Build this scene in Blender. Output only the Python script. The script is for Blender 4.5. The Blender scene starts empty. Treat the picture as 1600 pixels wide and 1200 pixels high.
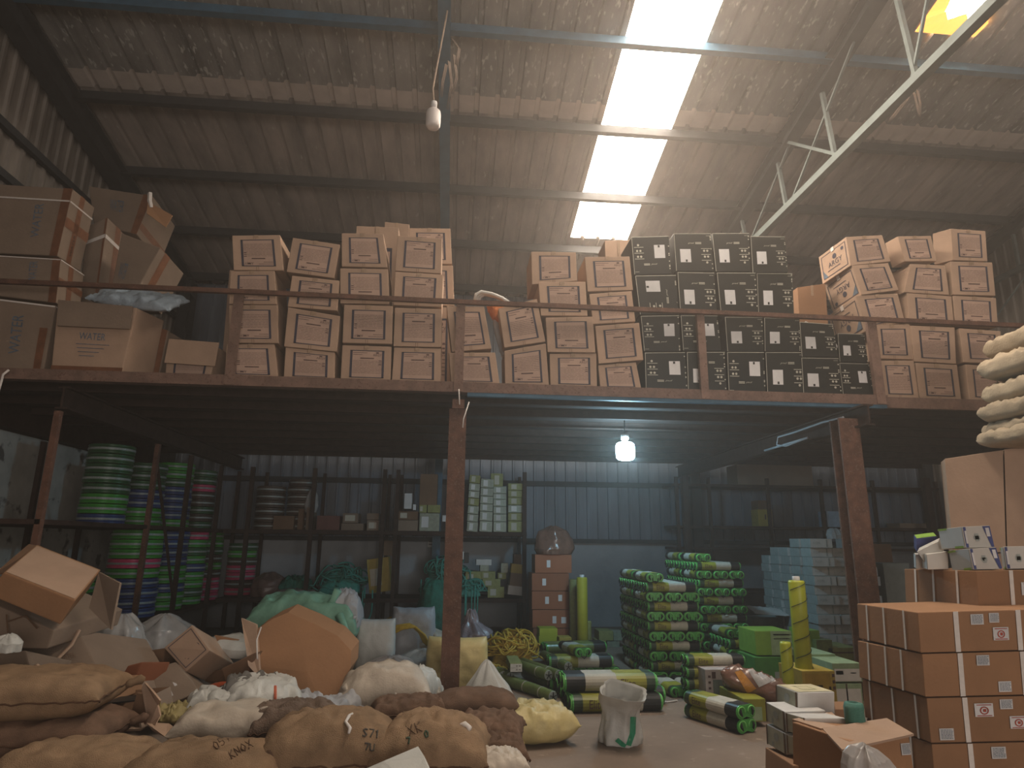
import bpy, bmesh, math, random
from mathutils import Vector, Matrix, noise
from mathutils.bvhtree import BVHTree
random.seed(7)
SC = bpy.context.scene
COL = SC.collection
R = math.radians

# ------------------------------------------------------------------ camera
F_PX, YAW, PITCH, ROLL, EYE = 1014.6, .0889, .2392, .0099, Vector((0, 0, 1.6))
_F = Vector((math.sin(YAW)*math.cos(PITCH), math.cos(YAW)*math.cos(PITCH), math.sin(PITCH)))
_R0 = Vector((math.cos(YAW), -math.sin(YAW), 0)); _U0 = _R0.cross(_F)
_R = _R0*math.cos(ROLL)+_U0*math.sin(ROLL); _U = -_R0*math.sin(ROLL)+_U0*math.cos(ROLL)
cam = bpy.data.cameras.new('camera'); co = bpy.data.objects.new('camera', cam); COL.objects.link(co)
co.matrix_world = Matrix(((_R.x, _U.x, -_F.x, 0), (_R.y, _U.y, -_F.y, 0), (_R.z, _U.z, -_F.z, 1.6), (0, 0, 0, 1)))
cam.sensor_width = 36; cam.lens = 36*F_PX/1600; cam.clip_end = 200
SC.camera = co
# ------------------------------------------------------------------ world, lights, exposure
w = bpy.data.worlds.new('world'); SC.world = w; w.use_nodes = True
w.node_tree.nodes['Background'].inputs[0].default_value = (.75, .82, 1, 1)
w.node_tree.nodes['Background'].inputs[1].default_value = .28
def area(name, loc, target, sx, sy, e, col):
    l = bpy.data.lights.new(name, 'AREA'); l.shape = 'RECTANGLE'; l.size = sx; l.size_y = sy; l.energy = e; l.color = col
    o = bpy.data.objects.new(name, l); COL.objects.link(o); o.location = loc
    o.rotation_euler = (Vector(target)-Vector(loc)).to_track_quat('-Z', 'Y').to_euler(); return o
area('open_door_daylight', (3.6, -9, 2.2), (1.0, 9, 7.5), 8, 4.2, 640, (1, .88, .78))
area('ridge_daylight', (2.5, -1, 8.6), (2.5, 9, 2.5), 9, 2.0, 60, (1, .90, .80))
SKY_E = 26.0
HAZE = .0115
SC.view_settings.view_transform = 'Standard'; SC.view_settings.look = 'None'
SC.view_settings.exposure = .12; SC.view_settings.gamma = 1; SC.view_settings.use_curve_mapping = False
SC.cycles.max_bounces = 6; SC.cycles.diffuse_bounces = 4; SC.cycles.transparent_max_bounces = 12
SC.cycles.caustics_reflective = False; SC.cycles.caustics_refractive = False
SC.cycles.sample_clamp_indirect = 4.0
# thin haze added everywhere, for glow round the lights and lifted blacks
_n = w.node_tree.nodes; _v = _n.new('ShaderNodeVolumeScatter'); _v.inputs['Density'].default_value = HAZE
_v.inputs['Color'].default_value = (1, .90, .82, 1); _v.inputs['Anisotropy'].default_value = .55
w.node_tree.links.new(_v.outputs[0], _n['World Output'].inputs['Volume'])

# ------------------------------------------------------------------ pixel -> world point helpers
def ray(x, y): return _F+_R*((x-800)/F_PX)-_U*((y-600)/F_PX)
def at(x, y, D): d = ray(x, y); return EYE+d*(D/d.y)
def atz(x, y, z): d = ray(x, y); return EYE+d*((z-1.6)/d.z)
def atx(x, y, X): d = ray(x, y); return EYE+d*(X/d.x)
RS, RA = .208, 9.53                     # roof: z = RA - RS*Y
def roofz(Y): return RA-RS*Y
def atroof(x, y): d = ray(x, y); t = (RA-1.6)/(d.z+RS*d.y); return EYE+d*t

# ------------------------------------------------------------------ materials
MATS = {}
def mat(name, col, rough=.8, var=.25, scale=6, bump=.0, metal=0, spec=.3, alpha=1, trans=0, col2=None, bscale=None, stretch=None, emit=None, speck=None):
    if name in MATS: return MATS[name]
    m = bpy.data.materials.new(name); m.use_nodes = True; nt = m.node_tree; N = nt.nodes; L = nt.links
    b = N['Principled BSDF']
    b.inputs['Roughness'].default_value = rough; b.inputs['Metallic'].default_value = metal
    b.inputs['Specular IOR Level'].default_value = spec; b.inputs['Alpha'].default_value = alpha
    b.inputs['Transmission Weight'].default_value = trans
    tc = N.new('ShaderNodeTexCoord'); src = tc.outputs['Object']
    if stretch:
        mp = N.new('ShaderNodeMapping'); mp.inputs['Scale'].default_value = stretch; L.new(src, mp.inputs[0]); src = mp.outputs[0]
    nz = N.new('ShaderNodeTexNoise'); nz.inputs['Scale'].default_value = scale; nz.inputs['Detail'].default_value = 6; nz.inputs['Roughness'].default_value = .6
    L.new(src, nz.inputs['Vector'])
    rp = N.new('ShaderNodeValToRGB'); rp.color_ramp.elements[0].position = .3; rp.color_ramp.elements[1].position = .7
    c2 = col2 or tuple(c*(1-var) for c in col); c1 = tuple(min(1, c*(1+var*.6)) for c in col)
    rp.color_ramp.elements[0].color = (*c2, 1); rp.color_ramp.elements[1].color = (*c1, 1)
    L.new(nz.outputs['Fac'], rp.inputs[0]); out = rp.outputs[0]
    if speck:
        n3 = N.new('ShaderNodeTexNoise'); n3.inputs['Scale'].default_value = speck[1]; n3.inputs['Detail'].default_value = 3; L.new(src, n3.inputs['Vector'])
        r3 = N.new('ShaderNodeValToRGB'); r3.color_ramp.elements[0].position = speck[2]; r3.color_ramp.elements[1].position = speck[2]+.08
        L.new(n3.outputs['Fac'], r3.inputs[0])
        mx = N.new('ShaderNodeMix'); mx.data_type = 'RGBA'; L.new(r3.outputs[0], mx.inputs[0]); L.new(out, mx.inputs[6]); mx.inputs[7].default_value = (*speck[0], 1); out = mx.outputs[2]
    # every object a touch lighter or darker, as the things themselves differ
    oi = N.new('ShaderNodeObjectInfo'); hv = N.new('ShaderNodeHueSaturation'); mr = N.new('ShaderNodeMapRange')
    mr.inputs[3].default_value = .9; mr.inputs[4].default_value = 1.1; L.new(oi.outputs['Random'], mr.inputs[0]); L.new(mr.outputs[0], hv.inputs['Value'])
    L.new(out, hv.inputs['Color']); L.new(hv.outputs[0], b.inputs['Base Color'])
    if bump:
        n2 = N.new('ShaderNodeTexNoise'); n2.inputs['Scale'].default_value = bscale or scale*5; n2.inputs['Detail'].default_value = 5; L.new(src, n2.inputs['Vector'])
        bp = N.new('ShaderNodeBump'); bp.inputs['Strength'].default_value = bump; bp.inputs['Distance'].default_value = .01
        L.new(n2.outputs['Fac'], bp.inputs['Height']); L.new(bp.outputs[0], b.inputs['Normal'])
    if emit:
        b.inputs['Emission Color'].default_value = (*emit[:3], 1); b.inputs['Emission Strength'].default_value = emit[3]
    MATS[name] = m; return m

CARD = mat('cardboard', (.40, .268, .19), .85, .12, 3, .15, bscale=40)
CARD2 = mat('cardboard_orange', (.30, .155, .078), .8, .12, 3, .15, bscale=40)
CARD3 = mat('cardboard_grey', (.215, .155, .115), .85, .14, 3, .15, bscale=40)
CARDIN = mat('cardboard_inside', (.36, .24, .15), .85, .1, 4, .1)
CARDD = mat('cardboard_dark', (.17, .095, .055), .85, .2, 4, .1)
TERRA = mat('terracotta_card', (.30, .105, .05), .7, .12, 3)
INKB = mat('blue_ink', (.045, .042, .065), .8, .3, 30)
INK = mat('dark_ink', (.10, .055, .05), .8, .3, 40)
INKL = mat('pale_blue_ink', (.10, .14, .19), .8, .4, 30)
BLACK = mat('black_gloss_card', (.010, .010, .008), .4, .3, 4, .12, spec=.4, bscale=14)
WHITE = mat('white_paper', (.62, .60, .60), .6, .06, 10)
CREAM = mat('cream_print', (.46, .43, .36), .6, .1, 30)
TAPE = mat('brown_tape', (.17, .07, .035), .5, .25, 12, .1, spec=.25)
CTAPE = mat('clear_tape', (.35, .24, .16), .22, .1, 20, .3, spec=.6, bscale=30)
STRAP = mat('white_strap', (.66, .60, .56), .45, .08, 30)
RUST = mat('rusty_steel', (.125, .058, .038), .75, .45, 9, .3, speck=((.17, .11, .085), 55, .60))
RUSTP = mat('dusty_rust_paint', (.19, .115, .088), .8, .35, 7, .3, speck=((.12, .06, .045), 40, .60))
RUSTD = mat('dark_rusty_steel', (.045, .027, .022), .85, .4, 9, .2, spec=.1)
STEELB = mat('blue_painted_steel', (.045, .115, .18), .55, .3, 5, .1)
STEELD = mat('dusty_dark_steel', (.032, .033, .036), .7, .3, 5, .1)
STEELG = mat('grey_green_steel', (.13, .155, .15), .6, .2, 5, .1)
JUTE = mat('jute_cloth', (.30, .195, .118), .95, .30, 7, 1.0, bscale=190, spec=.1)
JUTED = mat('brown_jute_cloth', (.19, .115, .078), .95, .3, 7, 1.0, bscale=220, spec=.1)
SEAM = mat('jute_seam', (.09, .045, .025), .95, .2, 20)
PPW = mat('white_woven_plastic', (.50, .49, .46), .5, .12, 5, .25, bscale=60)
PPG = mat('grey_white_woven_plastic', (.36, .36, .38), .5, .12, 5, .25, bscale=60)
PPC = mat('cream_woven_plastic', (.45, .38, .31), .6, .15, 5, .25, bscale=60)
PPY = mat('yellow_woven_plastic', (.52, .42, .19), .5, .12, 5, .3, bscale=40)
PPMINT = mat('mint_woven_plastic', (.17, .35, .26), .5, .2, 6, .25, bscale=60)
CLEAR = mat('clear_plastic_film', (.55, .53, .52), .18, .15, 8, .6, spec=.6, alpha=.55, bscale=18)
FILMB = mat('brown_plastic_film', (.20, .10, .07), .2, .3, 8, .6, spec=.7, bscale=18)
TEAL = mat('teal_rope', (.05, .29, .235), .5, .3, 20)
TEALN = mat('teal_net', (.02, .17, .12), .7, .4, 12, .5, bscale=60)
YROPE = mat('yellow_rope', (.50, .32, .035), .5, .3, 20)
GREEN = mat('bright_green_plastic', (.075, .36, .07), .35, .15, 14, spec=.5)
DKG = mat('dark_green_plastic', (.03, .055, .028), .4, .3, 14, spec=.5)
LIME = mat('lime_label', (.27, .265, .03), .4, .15, 8, .1, spec=.5)
LIMED = mat('olive_film', (.13, .165, .05), .35, .3, 10, .3, spec=.5, bscale=40)
OLIVE = mat('olive_card', (.24, .24, .085), .6, .25, 14)
OLIVEG = mat('grey_olive_card', (.25, .27, .20), .45, .3, 20, spec=.5)
BLK = mat('black_plastic', (.02, .02, .02), .45, .3, 14)
BGREY = mat('blue_grey_card', (.33, .355, .335), .7, .14, 9, .1)
LGREY = mat('pale_grey_card', (.60, .58, .56), .6, .1, 9, .1)
RED = mat('red_plastic', (.36, .055, .035), .5, .2, 10)
NAVY = mat('navy_print', (.05, .065, .20), .5, .15, 10)
GREENP = mat('green_print', (.22, .38, .06), .5, .15, 10)
MINT = mat('pale_green_card', (.30, .40, .24), .6, .2, 12)
YCARD = mat('yellow_card', (.42, .31, .06), .55, .15, 10)
HGREEN = mat('green_hose', (.045, .30, .035), .3, .3, 10, spec=.5)
HDGREEN = mat('dark_green_hose', (.02, .10, .035), .3, .3, 10, spec=.5)
HBLUE = mat('blue_hose', (.02, .055, .19), .3, .3, 10, spec=.5)
HPINK = mat('pink_hose', (.55, .05, .14), .3, .2, 10, spec=.5)
HBROWN = mat('brown_hose', (.07, .045, .035), .35, .3, 10, spec=.5)
HBAND = mat('hose_label_band', (.30, .33, .32), .35, .5, 40, spec=.5, stretch=(6, 6, 1))

# ------------------------------------------------------------------ mesh builder
ORG = {}
def tag(o, label=None, cat=None, group=None, kind=None):
    if label: o['label'] = label
    if cat: o['category'] = cat
    if group: o['group'] = group
    if kind: o['kind'] = kind
    return o
def empty(name, loc, label=None, cat=None, group=None):
    o = bpy.data.objects.new(name, None); COL.objects.link(o); o.location = loc; ORG[o.name] = Vector(loc)
    o.empty_display_size = .1
    return tag(o, label, cat, group)
class MB:
    def __init__(s): s.v = []; s.f = []; s.m = []; s.mi = 0
    def face(s, pts, idx=None):
        b = len(s.v); s.v += [Vector(p) for p in pts]; s.f.append(tuple(range(b, b+len(pts)))); s.m.append(s.mi)
    def hexa(s, c):     # c: 8 corners: 0-3 front tl tr br bl, 4-7 the same at the back
        b = len(s.v); s.v += [Vector(p) for p in c]
        for q in ((0, 3, 2, 1), (4, 5, 6, 7), (0, 1, 5, 4), (3, 7, 6, 2), (0, 4, 7, 3), (1, 2, 6, 5)):
            s.f.append(tuple(b+i for i in q)); s.m.append(s.mi)
        return s
    def box(s, lo, hi):
        x0, y0, z0 = lo; x1, y1, z1 = hi
        return s.hexa([(x0, y0, z1), (x1, y0, z1), (x1, y0, z0), (x0, y0, z0), (x0, y1, z1), (x1, y1, z1), (x1, y1, z0), (x0, y1, z0)])
    def bar(s, a, b, w, h=None, up=(0, 0, 1)):
        a = Vector(a); b = Vector(b); h = h or w; d = (b-a).normalized(); sd = d.cross(Vector(up))
        if sd.length < 1e-4: sd = Vector((1, 0, 0))
        sd.normalize(); u = sd.cross(d).normalized()
        k = [(-1, 1), (1, 1), (1, -1), (-1, -1)]
        return s.hexa([a+sd*(x*w/2)+u*(y*h/2) for x, y in k]+[b+sd*(x*w/2)+u*(y*h/2) for x, y in k])
    def tube(s, pts, r, n=6, closed=False, cap=True):
        pts = [Vector(p) for p in pts]; N = len(pts); rings = []; ref = None
        for i, p in enumerate(pts):
            d = (pts[(i+1) % N if closed else min(i+1, N-1)]-pts[i-1 if (closed or i) else 0])
            if d.length < 1e-9: d = Vector((0, 0, 1))
            d.normalize()
            if ref is None: ref = d.cross(Vector((.3, .2, .93)) if abs(d.z) < .9 else Vector((1, 0, 0)))
            ref = (ref-d*ref.dot(d)); ref = ref.normalized() if ref.length > 1e-6 else d.orthogonal().normalized()
            q = d.cross(ref); rr = r[i] if isinstance(r, (list, tuple)) else r
            b = len(s.v); s.v += [p+(ref*math.cos(a)+q*math.sin(a))*rr for a in [2*math.pi*k/n for k in range(n)]]; rings.append(b)
        for i in range(N if closed else N-1):
            a, c = rings[i], rings[(i+1) % N]
            for k in range(n): s.f.append((a+k, a+(k+1) % n, c+(k+1) % n, c+k)); s.m.append(s.mi)
        if cap and not closed:
            s.f.append(tuple(rings[0]+k for k in reversed(range(n)))); s.m.append(s.mi)
            s.f.append(tuple(rings[-1]+k for k in range(n))); s.m.append(s.mi)
        return s
    def lathe(s, prof, n=24, c=(0, 0, 0), wob=None):
        b = len(s.v); c = Vector(c)
        for r, z in prof:
            for k in range(n):
                a = 2*math.pi*k/n; rr = r*(wob(a, z) if wob else 1)
                s.v.append(c+Vector((rr*math.cos(a), rr*math.sin(a), z)))
        for i in range(len(prof)-1):
            for k in range(n): s.f.append((b+i*n+k, b+i*n+(k+1) % n, b+(i+1)*n+(k+1) % n, b+(i+1)*n+k)); s.m.append(s.mi)
        return s
    def xf(s, M, start=0):
        for i in range(start, len(s.v)): s.v[i] = M @ s.v[i]
        return s
    def build(s, name, mats, parent=None, smooth=False, bevel=0, base=None):
        me = bpy.data.meshes.new(name)
        if parent is not None: org = ORG[parent.name]
        else:
            if base is None:
                xs = [v.x for v in s.v]; ys = [v.y for v in s.v]; zs = [v.z for v in s.v]
                base = Vector(((min(xs)+max(xs))/2, (min(ys)+max(ys))/2, min(zs)))
            org = Vector(base)
        me.from_pydata([tuple(v-org) for v in s.v], [], s.f)
        mats = mats if isinstance(mats, (list, tuple)) else [mats]
        for m in mats: me.materials.append(m)
        if len(mats) > 1:
            for p, i in zip(me.polygons, s.m): p.material_index = i
        if bevel:
            bm = bmesh.new(); bm.from_mesh(me)
            bmesh.ops.bevel(bm, geom=bm.edges[:], offset=bevel, segments=2, affect='EDGES', profile=.6)
            bm.to_mesh(me); bm.free(); smooth = False
        if smooth: me.polygons.foreach_set('use_smooth', [True]*len(me.polygons))
        me.update()
        o = bpy.data.objects.new(name, me); COL.objects.link(o)
        if parent is not None: o.parent = parent
        else: o.location = org
        ORG[o.name] = org if parent is None else org
        return o
def copy_tree(o, parent=None):
    c = o.copy(); COL.objects.link(c); c.parent = parent
    for ch in o.children: copy_tree(ch, c)
    return c

# ------------------------------------------------------------------ lettering
_TX = {}
def text2d(s, shear=0):
    if (s, shear) not in _TX:
        cu = bpy.data.curves.new('lettering', 'FONT'); cu.body = s; cu.size = 1; cu.shear = shear; cu.resolution_u = 2
        o = bpy.data.objects.new('lettering', cu); COL.objects.link(o)
        dg = bpy.context.evaluated_depsgraph_get(); me = o.evaluated_get(dg).to_mesh()
        vs = [(v.co.x, v.co.y) for v in me.vertices]; fs = [tuple(p.vertices) for p in me.polygons]
        x0 = min(v[0] for v in vs); x1 = max(v[0] for v in vs); y0 = min(v[1] for v in vs); y1 = max(v[1] for v in vs)
        vs = [((a-x0)/(x1-x0), (b-y0)/(y1-y0)) for a, b in vs]
        o.evaluated_get(dg).to_mesh_clear(); bpy.data.objects.remove(o); _TX[(s, shear)] = (vs, fs)
    return _TX[(s, shear)]
class Quad:             # a printable face: (u right, v down) in 0..1 -> a point just off the face
    def __init__(s, tl, tr, br, bl, off=.003):
        s.c = [Vector(p) for p in (tl, tr, br, bl)]
        n = (s.c[1]-s.c[0]).cross(s.c[3]-s.c[0]).normalized(); s.n = -n; s.off = off
        if n.length == 0: s.n = Vector((0, -1, 0))
    def P(s, u, v, k=1):
        a = s.c[0].lerp(s.c[1], u); b = s.c[3].lerp(s.c[2], u); return a.lerp(b, v)-s.n*0+s.nn()*s.off*k
    def nn(s): return (s.c[3]-s.c[0]).cross(s.c[1]-s.c[0]).normalized()
    def rect(s, mb, u0, v0, u1, v1, k=1): mb.face([s.P(u0, v0, k), s.P(u0, v1, k), s.P(u1, v1, k), s.P(u1, v0, k)])
    def text(s, mb, t, u0, v0, u1, v1, shear=0, k=1, flip=False, rot=False):
        vs, fs = text2d(t, shear); b = len(mb.v)
        for x, y in vs:
            if flip: x, y = 1-x, 1-y
            if rot: x, y = 1-y, x
            mb.v.append(s.P(u0+(u1-u0)*x, v1+(v0-v1)*y, k))
        for f in fs: mb.f.append(tuple(b+i for i in f)); mb.m.append(mb.mi)
    def disc(s, mb, u, v, ru, rv, n=10, k=1): mb.face([s.P(u+ru*math.cos(-a), v+rv*math.sin(-a), k) for a in [2*math.pi*i/n for i in range(n)]])

ORD = ['first', 'second', 'third', 'fourth', 'fifth', 'sixth', 'seventh', 'eighth', 'ninth', 'tenth', 'eleventh', 'twelfth', 'thirteenth', 'fourteenth', 'fifteenth']

# ------------------------------------------------------------------ soft goods
def nz(p, s, seed=0): return noise.noise(Vector((p[0]*s+seed*7.1, p[1]*s+seed*3.3, p[2]*s+seed)))
def pillow(L, W, H, seed=0, nu=44, nv=30, amp=.02, p=3.0, ears=.05, flat=.45, wr=3.0, droop=0, q_=.42):
    """a filled sack lying flat, local frame, base at z=0"""
    mb = MB(); idx = {}
    def sh(u, v): return max(0, (1-abs(u)**p)*(1-abs(v)**p))**q_
    def P(u, v, top):
        s = sh(u, v); e = ears*(abs(u)*abs(v))**4
        pin = 1-.10*(1-abs(u)**2)*abs(v)**6*0
        x = u*L/2*(1+e-.05*(1-v*v)*0); y = v*W/2*(1+e)*(1-.10*abs(u)**3)*pin
        z = H*(flat+(1-flat)*s) if top else H*flat*(1-s)
        q = (x/max(L, .01)*3, y/max(L, .01)*3, 1 if top else 0)
        d = nz(q, wr, seed)*amp*(.3+s)+nz(q, wr*1.9, seed+5)*amp*.3-(1-min(1, abs(nz((q[0], q[1]*2, q[2]), wr*.9, seed+9))*5))*amp*.45-(1-min(1, abs(nz((q[0]*2, q[1], q[2]), wr*.8, seed+19))*6))*amp*.3
        z += d if top else -d*.2
        z -= droop*(u*u)
        return Vector((x+nz(q, 2.2, seed+2)*amp*.6, y+nz(q, 2.2, seed+3)*amp*.6, max(z, -droop)))
    us = [math.sin(math.pi/2*(-1+2*i/nu)) for i in range(nu+1)]; vs = [math.sin(math.pi/2*(-1+2*j/nv)) for j in range(nv+1)]
    g = [[[None]*(nv+1) for _ in range(nu+1)] for _ in range(2)]
    for t in (0, 1):
        for i, u in enumerate(us):
            for j, v in enumerate(vs):
                if t == 1 and (i in (0, nu) or j in (0, nv)): g[1][i][j] = g[0][i][j]; continue
                g[t][i][j] = len(mb.v); mb.v.append(P(u, v, not t))
    for t in (0, 1):
        for i in range(nu):
            for j in range(nv):
                q = (g[t][i][j], g[t][i+1][j], g[t][i+1][j+1], g[t][i][j+1])
                mb.f.append(q if t == 0 else q[::-1]); mb.m.append(0)
    ring = [mb.v[g[0][i][0]].copy() for i in range(nu+1)]+[mb.v[g[0][nu][j]].copy() for j in range(1, nv+1)]+[mb.v[g[0][i][nv]].copy() for i in range(nu-1, -1, -1)]+[mb.v[g[0][0][j]].copy() for j in range(nv-1, 0, -1)]
    return mb, ring
def place(loc, rz=0, rx=0, ry=0): return Matrix.Translation(loc) @ Matrix.Rotation(R(rz), 4, 'Z') @ Matrix.Rotation(R(ry), 4, 'Y') @ Matrix.Rotation(R(rx), 4, 'X')
def sack(name, loc, L, W, H, rz, m, label, cat='sack', group=None, rx=0, ry=0, seed=1, seam=SEAM, amp=.02, ears=.06, tufts=None, p=3.8, q_=.36, flat=.48, **kw):
    base = Vector(loc); M = place(base, rz, rx, ry)
    root = empty(name, base, label, cat, group)
    mb, ring = pillow(L, W, H, seed, amp=amp, ears=ears, p=p, q_=q_, flat=flat, **kw); mb.xf(M)
    body = mb.build('sack_cloth', m, root, smooth=True)
    if seam:
        s = MB(); s.tube([M @ (p*1.004) for p in ring], .006, 5, closed=True); s.build('seam', seam, root, smooth=True)
    if tufts:
        t = MB()
        for sx, sy in tufts:
            c = Vector((sx*L/2, sy*W/2*.9, H*.45)); d = Vector((sx, sy*.7, .3)).normalized()
            pts = [c+d*(k*.025) for k in range(6)]; rr = [.02, .03, .026, .03, .035, .01]
            t.tube([M @ (p+Vector((nz(p, 20, seed), nz(p, 20, seed+1), 0))*.01) for p in pts], rr, 8)
        t.build('tied_corner', m, root, smooth=True)
    return root, mb
def bag_mb(prof, sx=1, sy=1, seed=0, n=48, amp=.03, pleat=0, pk=14, m=40, wr=5):
    """prof: (height, radius, pleat strength) stations, resampled smoothly"""
    mb = MB(); H = [p[0] for p in prof]
    def ev(t):
        t *= len(prof)-1; i = min(int(t), len(prof)-2); f = t-i; f = f*f*(3-2*f)
        return [prof[i][k]*(1-f)+prof[i+1][k]*f for k in range(3)]
    for j in range(m+1):
        z, r, pl = ev(j/m)
        for k in range(n):
            a = 2*math.pi*k/n; c, s_ = math.cos(a), math.sin(a)
            rr = r*(1+pl*(.5*math.cos(a*pk+seed)+.35*math.sin(a*(pk*.6//1)+2*seed)))
            q = (c, s_, z*2); rr += amp*(nz(q, wr*.35, seed)+.5*nz(q, wr, seed+3))*min(1, r/.05)
            mb.v.append(Vector((c*rr*sx, s_*rr*sy, z+amp*.5*nz(q, 2, seed+8)*(0 if j == 0 else 1))))
    for j in range(m):
        for k in range(n): mb.f.append((j*n+k, j*n+(k+1) % n, (j+1)*n+(k+1) % n, (j+1)*n+k)); mb.m.append(0)
    mb.f.append(tuple(reversed(range(n)))); mb.m.append(0); mb.f.append(tuple(m*n+k for k in range(n))); mb.m.append(0)
    return mb
def bag(name, loc, prof, m, label, cat='bag', rz=0, rx=0, ry=0, sx=1, sy=1, seed=0, amp=.03, pk=14, part='bag_film', tie=None, group=None, wr=5):
    base = Vector(loc); M = place(base, rz, rx, ry); root = empty(name, base, label, cat, group)
    mb = bag_mb(prof, sx, sy, seed, amp=amp, pk=pk, wr=wr); mb.xf(M); mb.build(part, m, root, smooth=True)
    if tie:
        t = MB(); z, r = tie
        t.tube([M @ Vector((math.cos(a)*r*sx, math.sin(a)*r*sy, z)) for a in [2*math.pi*k/16 for k in range(16)]], .007, 6, closed=True)
        t.build('neck_tie', STRAP, root, smooth=True)
    return root, mb
def strokes(parent, mb_target, strokes3d, direction, m, r=.006, name='painted_marks'):
    bv = BVHTree.FromPolygons([tuple(v) for v in mb_target.v], [tuple(f) for f in mb_target.f])
    out = MB(); d = Vector(direction).normalized()
    for st in strokes3d:
        pts = []
        for i in range(len(st)-1):
            for k in range(6): pts.append(Vector(st[i]).lerp(Vector(st[i+1]), k/6))
        pts.append(Vector(st[-1])); hit = []
        for p in pts:
            h = bv.ray_cast(p-d*2, d)
            if h[0] is not None: hit.append(h[0]-d*.002)
        if len(hit) > 2: out.tube(hit, r, 5)
    if out.f: out.build(name, m, parent, smooth=True)
GL = {'5': [[(1, 1), (.1, 1), (.1, .55), (.8, .55), (.9, .2), (.5, 0), (0, .1)]], 'S': [[(1, .9), (.5, 1), (.1, .8), (.5, .5), (.9, .25), (.5, 0), (0, .1)]],
      '7': [[(0, 1), (1, 1), (.4, 0)]], '1': [[(.2, .8), (.5, 1), (.5, 0)]], '0': [[(.5, 1), (.05, .6), (.3, 0), (.8, .1), (.95, .7), (.5, 1)]],
      'K': [[(.1, 1), (.1, 0)], [(.9, 1), (.1, .5), (.9, 0)]], 'N': [[(.05, 0), (.05, 1), (.9, 0), (.9, 1)]], 'O': [[(.5, 1), (0, .5), (.5, 0), (1, .5), (.5, 1)]],
      'W': [[(0, 1), (.25, 0), (.5, .7), (.75, 0), (1, 1)]], 'X': [[(0, 1), (1, 0)], [(1, 1), (0, 0)]], 'T': [[(0, 1), (1, 1)], [(.5, 1), (.5, 0)]], 'U': [[(0, 1), (.1, .1), (.5, 0), (.9, .1), (1, 1)]]}
def decal_px(parent, mb_t, quad, m, name, n=10, lift=.004):
    bv = BVHTree.FromPolygons([tuple(v) for v in mb_t.v], [tuple(f) for f in mb_t.f]); o = MB(); g = {}
    for i in range(n+1):
        for j in range(n+1):
            u, v = i/n, j/n
            x = (quad[0][0]*(1-u)+quad[1][0]*u)*(1-v)+(quad[3][0]*(1-u)+quad[2][0]*u)*v; y = (quad[0][1]*(1-u)+quad[1][1]*u)*(1-v)+(quad[3][1]*(1-u)+quad[2][1]*u)*v
            d = (at(x, y, 6)-EYE).normalized(); h = bv.ray_cast(EYE, d); g[i, j] = h[0]-d*lift if h[0] is not None else None
    for i in range(n):
        for j in range(n):
            q = [g[i, j], g[i, j+1], g[i+1, j+1], g[i+1, j]]
            if all(p is not None for p in q) and max((q[0]-q[2]).length, (q[1]-q[3]).length) < .25: o.face(q)
    if o.f: o.build(name, m, parent, smooth=True)
def write_px(parent, mbt, s, x, y, h, D, m, ang=0, r=.006, adv=.8):
    """hand-painted characters, aimed along the sight line to a sack and laid on its cloth"""
    out = []; ca, sa = math.cos(R(ang)), math.sin(R(ang))
    for i, ch in enumerate(s):
        for st in GL[ch]:
            q = []
            for a, b in st:
                u = (i*adv+a*.6)*h; v = b*h
                q.append(at(x+u*ca-v*sa*1, y-(u*sa+v*ca), D))
            out.append(q)
    c = out[0][0]; d = (c-EYE).normalized()
    bv = BVHTree.FromPolygons([tuple(v) for v in mbt.v], [tuple(f) for f in mbt.f]); o = MB()
    for st in out:
        pts = []
        for i in range(len(st)-1): pts += [st[i].lerp(st[i+1], k/6) for k in range(6)]
        pts.append(st[-1]); hit = []
        for p in pts:
            dd = (p-EYE).normalized(); h_ = bv.ray_cast(EYE, dd)
            if h_[0] is not None: hit.append(h_[0]-dd*.002)
        if len(hit) > 2: o.tube(hit, r, 5)
    if o.f: o.build('painted_marks', m, parent, smooth=True)
# ================================================================== THE BUILDING
XL, XR, YB, YF, ZD = -5.75, 10.3, 13.35, -2.0, 3.30
ROOFM = mat('dusty_roof_sheet', (.34, .285, .25), .6, .38, 2.2, .25, col2=(.19, .165, .15), stretch=(1, .25, 1), bscale=30, speck=((.40, .37, .34), 16, .66), spec=.3)
CLADM = mat('dusty_wall_sheet', (.22, .19, .165), .6, .5, 2.2, .2, stretch=(1.5, 1.5, .3), bscale=30, spec=.3)
CLADB = mat('blue_grey_wall_sheet', (.145, .165, .20), .5, .35, 2.2, .2, stretch=(1.5, 1.5, .3), bscale=30, spec=.3)
PLAST = mat('stained_plaster', (.50, .475, .43), .9, .35, 1.6, .3, bscale=25, speck=((.13, .12, .11), 4, .60))
PLASTB = mat('grey_block_wall', (.30, .31, .33), .9, .2, 1.8, .3, bscale=25)
FLOORM = mat('dusty_concrete_floor', (.20, .15, .118), .92, .28, 1.3, .25, bscale=30, speck=((.27, .21, .17), 9, .64))
def corr(fn, a0, a1, b0, b1, pitch=.30, h=.05, mb=None, nb=1):
    """corrugated sheet: ribs repeat along a, run along b. fn(a, b, height) -> point"""
    mb = mb or MB(); prof = []; a = a0; k = 0
    while a < a1:
        for da, dh in ((0, 0), (.62, 0), (.67, 1), (.86, 1), (.91, 0)):
            x = a+da*pitch
            if x <= a1: prof.append((x, dh*h))
        a += pitch
    prof.append((a1, 0))
    for j in range(nb):
        c0, c1 = b0+(b1-b0)*j/nb, b0+(b1-b0)*(j+1)/nb
        for (p, hp), (q, hq) in zip(prof, prof[1:]):
            mb.face([fn(p, c0, hp), fn(q, c0, hq), fn(q, c1, hq), fn(p, c1, hp)])
    return mb
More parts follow.
